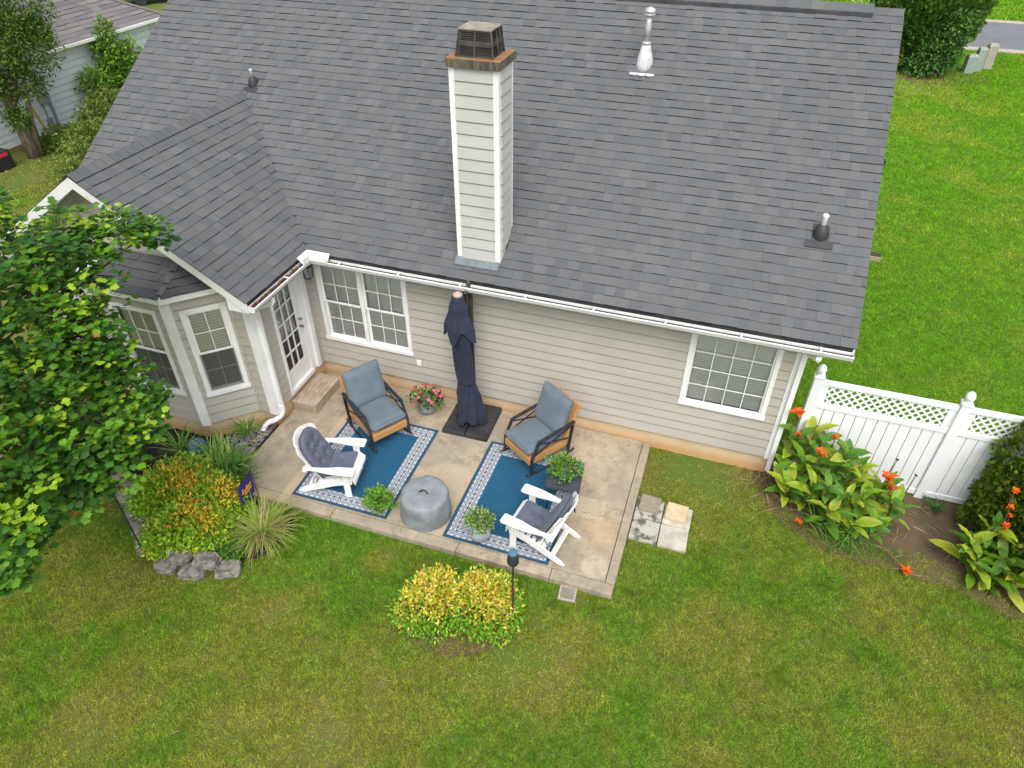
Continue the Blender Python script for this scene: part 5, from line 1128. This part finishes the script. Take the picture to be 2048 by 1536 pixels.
# the largest leaves in view are parts of their own
cw = np.array(CAM_C-TB); dist_ = np.linalg.norm(P-cw, axis=1); score = S_/dist_
for i in range(len(P)):
    X_, Y_, _ = project(Vector(P[i])+TB)
    if not (.0 < X_ < .2 and .2 < Y_ < .8): score[i] = 0
order = np.argsort(-score); top = order[:300]; rest = order[300:]
Xa, Ya, Za = frames(D_[top], R_[top]); MLM = []
for q in range(6):
    me = np_mesh('maple_leaf', MAPLE, MAPLEF, np.tile(np.array(PAL[q % 5])*(1.0 if q < 5 else 1.3), (20,1))); me.materials.append(M['leafm']); MLM.append(me)
for i, k in enumerate(top):
    q = int(np.argmin([np.abs(np.array(p)-Cc[k]).sum() for p in PAL])); o = link('leaf', MLM[q], None, mp); s = S_[k]
    o.matrix_local = Matrix(((Xa[i][0]*s,Ya[i][0]*s,Za[i][0]*s,P[k][0]),(Xa[i][1]*s,Ya[i][1]*s,Za[i][1]*s,P[k][1]),(Xa[i][2]*s,Ya[i][2]*s,Za[i][2]*s,P[k][2]),(0,0,0,1)))
leaf_object('crown', [scatter(P[rest], D_[rest], R_[rest], S_[rest], MAPLE, MAPLEF, Cc[rest])], M['leafm'], mp)['kind'] = 'stuff'
print('maple leaves', len(P), 'tabs', len(TABS))
# ---------------------------------------------------------------- neighbour on the left
nh = thing('neighbour_house', 'pale blue sided neighbour house with a brown shingle hip roof', 'house', (-15.4,0,GZ))
Fn = frame((0,2.,0),(0,1,0),(1,0,0)); wall(nh, Fn, 0, 12.35, .12, 2.46, mat=M['siding_far'], expo=.20)
obj('foundation', MB().box(-9,-.02,2.02,14.33,-.1,.125), M['foundation'], nh); obj('wall', MB().box(-9,-.101,14.25,14.35,.12,2.46).box(-9,-.101,2.0,2.1,.12,2.46), M['siding_far'], nh)
ns = .55; ex, ey, ez = .33, 14.75, 2.50; rx_ = -4.4; rz_ = ez+(ex-rx_)*ns; ry_ = ey-(ex-rx_)
nr = obj('roof', MB().add([(ex,1.6,ez),(ex,ey,ez),(rx_,ry_,rz_),(rx_,1.6,rz_),(2*rx_-ex,ey,ez),(2*rx_-ex,1.6,ez),(ex,1.6,ez-.1),(ex,ey,ez-.1),(2*rx_-ex,ey,ez-.1),(2*rx_-ex,1.6,ez-.1)], [(0,1,2,3),(1,4,2),(3,2,4,5),(6,7,1,0),(7,8,4,1),(6,9,8,7)]), M['white'], nh)
NT = []; NP = [(.185,.172,.170),(.165,.155,.155),(.205,.190,.185),(.150,.140,.142)]
def mine(v): return v
lim_n = lambda u: (1.6, ey-u/math.hypot(1,ns)); O_ = nh.location
_save = TABS; TABS = []
def project_n(c): return c
tabs((ex+.03,0,ez), (0,1,0), (-1,0,ns), lim_n, int((ex-rx_)*math.hypot(1,ns)/.2), expo=.20, wid=(.28,.5), pal=NP)
NT, TABS = TABS, _save; mb = MB()
def nvis(v):
    X_, Y_, z_ = project(sum(v, Vector())/8+O_); return -z_ if 0 < X_ < 1 and 0 < Y_ < 1 else -1e3-z_
NT.sort(key=lambda t: -nvis(t[0]))
for v, c, s_ in NT[:300]:
    q = MB(); put_tab(q, v, c); obj('shingle', q, M['shingle'], nr)
for v, c, s_ in NT[300:]: put_tab(mb, v, c)
tag(obj('shingle_courses', mb, M['shingle'], nr), kind='stuff')
hc = MB(); hc.prism([(ex+.04,ey-.10,ez+.03),(ex+.04,ey+.10,ez),(rx_,ry_+.10,rz_),(rx_,ry_-.10,rz_+.03)], (0,0,.03)); obj('hip_cap', hc, plain('brown_cap', (.17,.16,.155), None), nr)
F2 = frame((ex-.02,1.6,0),(0,1,0),(1,0,0)); obj('gutter', MB().fbox(F2,0,13.15,0,.11,2.40,2.50).fbox(F2,0,13.15,-.3,0,2.44,2.46), M['white'], nh, bevel=.01)
obj('downspout', MB().bar((.30,14.2,2.42),(.04,14.15,2.1),.07,.06).bar((.05,14.15,2.12),(.05,14.15,.0),.07,.06,up=(0,1,0)), M['white'], nh)
mt_ = obj('meter_box', MB().box(.016,.14,8.50,8.86,1.0,1.62).box(.016,.10,8.60,8.70,1.62,3.0 if False else 2.4).box(.016,.08,8.80,8.90,.1,1.0).box(.016,.06,8.55,8.60,.35,1.0), M['meter'], nh, bevel=.01)
o = obj('meter_dial', MB().lathe([(.085,0),(.09,.03),(.08,.07),(.05,.085),(.01,.09)], 20), M['glaze_pale'], mt_, smooth=True); o.matrix_local = Matrix.Translation((.14,8.70,1.36)) @ Matrix.Rotation(math.pi/2, 4, 'Y')
obj('junction_box', MB().box(.016,.10,8.50,8.68,.25,.55), M['meter'], mt_)
def dark_leaf(P, d): return pick([(.05,.115,.015),(.085,.17,.02),(.13,.24,.025),(.18,.21,.04)], len(P), [.35,.35,.2,.1])
bt = thing('holly_tree', 'dense dark evergreen tree by the neighbour house', 'tree', (-14.35,6.85,GZ)); tm = MB()
tm.tube([(0,0,0),(-.05,-.02,.9),(-.12,-.06,2.2),(-.1,0,3.6)], [.24,.19,.15,.07], 10); tm.tube([(.12,.1,0),(.2,.15,1.0),(.45,.35,2.4)], [.12,.09,.05], 8)
trk = obj('trunk', tm, M['bark'], bt, smooth=True); parts = []; bm_ = MB()
for i, (x, y, z, rx, rz) in enumerate([(0,0,3.4,1.15,1.2),(.55,.75,3.1,.85,.85),(.7,1.0,3.4,.5,.45),(-.3,-.7,2.5,.9,.9),(.25,.35,2.15,.75,.55),(.5,1.1,4.2,.8,.9),(-.4,-.2,4.6,1.1,.9),(.3,-.3,1.3,.35,.35)]):
    P, d = ell(int(3000*rx*rz+300), (x,y,z), (rx,rx,rz), (.45,1.08), -.9, seed=i+90, lump=.35, freq=4); dr = d+RNG.normal(size=d.shape)*.8
    parts.append(scatter(P, dr, RNG.uniform(-1.2,1.2,len(P)), .10*RNG.uniform(.7,1.3,len(P)), LEAF4, DIAF, dark_leaf(P, d))); bm_.tube([(0,0,1.6),(x*.6,y*.6,z-.3),(x,y,z)], [.06,.035,.015], 6)
leaf_object('crown', parts, M['leafmat'], bt)['kind'] = 'stuff'; obj('branches', bm_, M['twig'], trk)
def lime(P, d): return pick([(.10,.25,.02),(.16,.34,.03),(.22,.40,.04),(.30,.36,.04),(.06,.15,.02)], len(P), [.3,.28,.2,.1,.12])
bush('bright green vine shrub climbing the neighbour wall to its gutter', (-14.95,11.5,GZ), [(0,-.3,.75,.65,.7),(.1,-1.1,1.15,.5,.5),(.05,.3,1.3,.6,.8),(.0,-.1,2.0,.42,.6),(0,.15,2.6,.26,.4),(.12,.75,1.5,.5,.7)], 5200, .14, lime, zmin=-.9, lump=.3)
def olive(P, d): return pick([(.11,.19,.025),(.16,.24,.03),(.08,.14,.02),(.24,.27,.05)], len(P))
bush('wide olive green shrub mass between the two houses', (-12.3,7.4,GZ), [(0,0,.55,.8,.6),(-.7,1.0,.6,.8,.65),(-1.2,2.1,.7,.8,.7),(.5,-1.0,.45,.7,.5),(.9,-1.9,.35,.6,.4),(-.6,.1,.5,.6,.5),(-1.0,1.2,.9,.5,.5)], 9500, .095, olive, zmin=-.9, lump=.25)
bush('dark green low shrub at the evergreen trunk foot', (-14.0,7.6,GZ), [(0,0,.35,.5,.4),(.2,.4,.3,.35,.35)], 1500, .10, dark_leaf, zmin=-.9, lump=.25)
gg = thing('utility_guard', 'slanting yellow plastic wire guard by the evergreen tree', 'wire guard', (-14.75,7.95,GZ)); obj('guard', MB().bar((0,0,0),(-.05,-.38,1.85),.06,.05), M['yellow'], gg); obj('wire', MB().tube([(-.05,-.38,1.85),(-.18,-1.25,6.2)], .008, 5), M['black_metal'], gg)
ac = thing('storage_cart', 'black slatted cart with a red panel at the far left edge', 'cart', (-14.55,5.72,GZ))
obj('body', MB().box(-.3,.3,-.35,.3,.0,.55), M['black_plastic'], ac, bevel=.02); obj('red_panel', MB().box(.301,.31,-.1,.2,.40,.50), M['red'], ac)
for i in range(5): obj('slat', MB().box(.301,.315,-.32,.27,.05+.06*i,.08+.06*i), M['black_plastic'], ac)
cr_ = thing('parked_car', 'dark parked car beyond the neighbour roof', 'car', (-27.2,28.2,GZ), .9)
body = MB().prism([(x,-.9,z) for x,z in ((-2.2,.35),(2.2,.35),(2.25,.75),(1.2,.95),(-2.1,1.0),(-2.25,.7))], (0,1.8,0)); obj('body', body, M['car'], cr_, bevel=.06)
obj('cabin', MB().hexa([(-1.9,-.8,.98),(1.0,-.8,.93),(1.0,.8,.93),(-1.9,.8,.98),(-1.5,-.65,1.45),(.25,-.65,1.45),(.25,.65,1.45),(-1.5,.65,1.45)]), M['glaze'], cr_, bevel=.05); obj('car_roof', MB().box(-1.52,.27,-.66,.66,1.44,1.48), M['car'], cr_, bevel=.02)
for x in (-1.4,1.4):
    for y in (-.82,.82): w = obj('wheel', MB().lathe([(.2,-.1),(.33,-.1),(.33,.1),(.2,.1)], 18), M['black_plastic'], cr_); w.matrix_local = Matrix.Translation((x,y,.33)) @ Matrix.Rotation(math.pi/2, 4, 'X')
# ---------------------------------------------------------------- far right
conifer('cedar_tree', 'large dark green evergreen tree near the street', 'tree', (12.75,27.6,GZ), [(0,0,1.9,1.75,2.0),(-.9,-.3,1.4,1.2,1.5),(.8,.2,2.3,1.5,1.9),(.1,.3,3.6,1.5,1.7),(-.5,.6,3.0,1.5,1.8)], 34000, .17, [(.05,.12,.016),(.075,.17,.022),(.13,.23,.03)], 3.5)
bush('leafy lighter green shrub in front of the large evergreen', (13.4,25.9,GZ), [(0,0,.7,.75,.7),(-.5,-.1,.4,.6,.4),(.5,.3,1.7,.6,.8),(.35,.2,.9,.6,.7)], 3000, .16, lambda P,d: pick([(.07,.18,.03),(.11,.25,.04),(.05,.12,.03)], len(P)), zmin=-.8, lump=.3)
bush('small yellow flowering plant at the roof edge below the evergreen', (11.9,26.2,GZ), [(0,0,.5,.35,.5)], 500, .12, lambda P,d: pick([(.08,.2,.02),(.5,.42,.03),(.12,.25,.03)], len(P)), cat='plant', name='flowering_plant')
for i, (x, y, w, h, mt, lab) in enumerate(((15.0,26.9,.20,.75,'util','squat green utility pedestal beside the evergreen'),(15.38,27.3,.17,.95,'util','tall green utility pedestal, middle of three'),(15.85,27.9,.20,1.0,'util_tan','tan utility pedestal, farthest right of three'))):
    t = thing('utility_pedestal', lab, 'utility box', (x,y,GZ), .3, 'utility pedestals by the street'); obj('body', MB().box(-w,w,-w*.7,w*.7,0,h-.12), M[mt], t, bevel=.015); obj('hood', MB().hexa([(-w-.012,-w*.7-.012,h-.12),(w+.012,-w*.7-.012,h-.12),(w+.012,w*.7+.012,h-.12),(-w-.012,w*.7+.012,h-.12),(-w*.8,-w*.5,h),(w*.8,-w*.5,h),(w*.8,w*.5,h),(-w*.8,w*.5,h)]), M[mt], t, bevel=.02)
sheet('soil_ring', [(11.7,25.2),(13,24.6),(14.4,24.7),(15.6,25.6),(15.7,26.9),(14.9,28),(11.5,27.8)], GZ+.008, M['soil'], 'brown bare soil under the large evergreen', 'soil', .2)
lt_ = thing('landscape_timber', 'short dark weathered timber on the side lawn', 'timber', (10.05,8.25,GZ), -.12); obj('timber', MB().box(-.55,.30,-.10,.10,0,.13), M['timber'], lt_, bevel=.015); obj('timber_cap', MB().box(-.54,.29,-.085,.085,.131,.145), M['black_plastic'], lt_)
tag(obj('drain_pipe', MB().tube([(10.5,14.2,-.02),(10.7,14.4,.05),(10.8,14.7,.02),(10.7,15.0,-.02)], .12, 12), M['black_plastic'], smooth=True), 'black corrugated drain pipe end on the side lawn', 'pipe')
# ---------------------------------------------------------------- lawn blades
def lawn_field(x, y):
    """dryness and tone of the turf at a place"""
    side = ((x > 8.3) & (y > .1)); dry = fbm(x, y, .55, 21)*.6+fbm(x, y, 2.1, 33)*.4
    dry = dry+np.where(side, -.13, .0)
    for cx_, cy_, r, a in ((7.0,-.5,.9,.22),(7.6,-1.2,.8,.10),(6.5,-.4,.6,.18),(2.9,-3.5,.32,.34),(2.3,-3.7,.22,.26),(3.6,-3.75,.35,.18),(5.3,-4.5,.7,.20),(4.4,-5.2,1.1,.10),(1.9,-4.75,.22,.28),(2.15,-4.6,.18,.25),(-.4,-4.9,.5,.15),(1.5,-4.0,.5,.15),(7.4,-3.0,1.3,.07),(12.6,18.3,1.6,.22),(11.1,12.1,.3,.3),(11.4,11.3,.2,.3),(12.4,24,2.0,.32),(14.4,11.5,1.6,.22),(15,9,2,.15),(-13.,5.2,2.,.3)):
        dry = dry+a*np.exp(-((x-cx_)**2+(y-cy_)**2)/r**2)
    for cx_, cy_, r, a in ((5.0,-3.5,.9,-.16),(3.2,-4.0,.7,-.12),(2.0,-3.5,.4,-.15),(8.3,-2.2,.8,-.10),(6.7,-5.0,1.2,-.05)):
        dry = dry+a*np.exp(-((x-cx_)**2+(y-cy_)**2)/r**2)
    return dry, side
holes = [BED, [(0,-3.14),(6.19,-3.14),(6.19,.1),(0,.1)], [(8.2,.1),(8.2,9),(-4.3,9),(-4.3,-1.6),(0,-1.6),(0,.1)], [(8.16,.34),(8.05,-.05),(8.45,-.7),(8.9,-1.0),(9.7,-1.02),(10.3,-.95),(10.7,-1.15),(11.5,-1.5),(13.6,-1.7),(13.6,.4)], [(6.19,-2.05),(7.05,-2.05),(7.05,-1.18),(6.19,-1.18)], [(5.47,-3.36),(5.72,-3.36),(5.72,-3.1),(5.47,-3.1)], [(-120,31.1),(120,31.1),(120,38.7),(-120,38.7)]]
def blades(x0, x1, y0, y1, dens, h, w, jit=.5, thin=1.):
    var = .5 if w < .005 else .32
    n = int((x1-x0)*(y1-y0)*dens); x = RNG.uniform(x0,x1,n); y = RNG.uniform(y0,y1,n); xy = np.c_[x,y]; ok = np.ones(n, bool)
    for hpoly in holes: ok &= ~inpoly(xy, hpoly)
    dry, side = lawn_field(x, y); ok &= RNG.random(n) > np.clip((dry-.63)*3.2, 0, .9)*thin
    x, y, dry, side = x[ok], y[ok], dry[ok], side[ok]; n = len(x); t = np.clip((dry-.40)*3.6+RNG.normal(0,.16,n), 0, 1)[:,None]
    g0 = np.array([(.128,.295,.016)]); g1 = np.array([(.300,.31,.036)]); s0 = np.array([(.165,.375,.014)]); s1 = np.array([(.35,.41,.034)])
    c = np.where(side[:,None], s0*(1-t)+s1*t, g0*(1-t)+g1*t)*RNG.uniform(1-var,1+var,(n,1))*(.72+.56*fbm(x, y, 5.5, 61)+.9*(fbm(x, y, 16., 71)-.5))[:,None]; st = RNG.random(n) < np.clip(.03+.55*(dry-.50), .012, .55)*np.where(side, .25, 1); c[st] = pick([(.36,.28,.12),(.28,.21,.10),(.44,.36,.18)], st.sum())
    a = RNG.uniform(0,2*np.pi,n); hh = h*RNG.uniform(.5,1.25,n)*np.clip(1.25-.6*dry, .55, 1.1); ln = RNG.uniform(.25,1.1,n)
    tip = np.c_[x+np.cos(a)*hh*ln, y+np.sin(a)*hh*ln, GZ+hh*np.sqrt(np.maximum(.12, 1-.5*ln**2))*.8]; sx, sy = -np.sin(a)*w, np.cos(a)*w
    V = np.stack([np.c_[x-sx, y-sy, np.full(n, GZ+.002)], np.c_[x+sx, y+sy, np.full(n, GZ+.002)], tip], 1).reshape(-1,3)
    return V, np.arange(3*n).reshape(-1,3), c
PARTS = [blades(-3.6,12.6,-8.2,.3,7000,.052,.0042), blades(8.0,14.6,.3,5,2600,.055,.0065), blades(8.0,15.2,5,10,1800,.060,.0085), blades(8.0,16,10,15,1200,.066,.011), blades(8.0,17.5,15,21,850,.072,.0135), blades(8.0,19,21,31.1,600,.08,.017), blades(-14.6,-4.4,2.5,10,480,.08,.014), blades(6.5,24,38.7,50,110,.13,.05)]
o = leaf_object('lawn_grass', PARTS, M['grass'], None); tag(o, 'mown green and straw coloured lawn around the house', 'grass', kind='stuff')
print('grass', sum(len(p[1]) for p in PARTS))
# broad-leaved weeds growing in tufts
n_ = 520; xy = np.c_[RNG.uniform(-1,12.3,n_), RNG.uniform(-7.6,-.2,n_)]; ok = fbm(xy[:,0], xy[:,1], .9, 5) > .46
for hp in holes: ok &= ~inpoly(xy, hp)
xy = xy[ok]; k = len(xy); q = 30; cp = np.repeat(xy, q, 0)+RNG.normal(0,.06,(k*q,2)); tone = np.repeat(pick([(.09,.25,.014),(.13,.31,.016),(.08,.22,.016)], k), q, 0)
dr = RNG.normal(size=(k*q,3))*(1,1,.2); dr[:,2] += .45
tag(link('lawn_weeds', np_mesh('lawn_weeds', *scatter(np.c_[cp, np.full(k*q, GZ+.012)], dr, RNG.uniform(-.6,.6,k*q), RNG.uniform(.014,.034,k*q), LEAF4, DIAF, tone*RNG.uniform(.8,1.2,(k*q,1)))), M['leafmat']), 'tufts of broad leaved weeds in the near lawn', 'weeds', kind='stuff')
# clippings and fallen leaves on the lawn
n_ = 260; xy = np.c_[RNG.uniform(1,11,n_), RNG.uniform(-6.5,-.3,n_)]; ok = np.ones(n_, bool)
for hp in holes: ok &= ~inpoly(xy, hp)
xy = xy[ok]; k = len(xy)
tag(link('fallen_straw', np_mesh('fallen_straw', *scatter(np.c_[xy, np.full(k,GZ+.045)], RNG.normal(size=(k,3))*(1,1,.1), RNG.uniform(-.4,.4,k), RNG.uniform(.05,.16,k), STK, DIAF, pick([(.42,.36,.18),(.34,.26,.12),(.30,.32,.10)], k))), M['leafmat']), 'pale straw bits scattered over the near lawn', 'straw', kind='stuff')
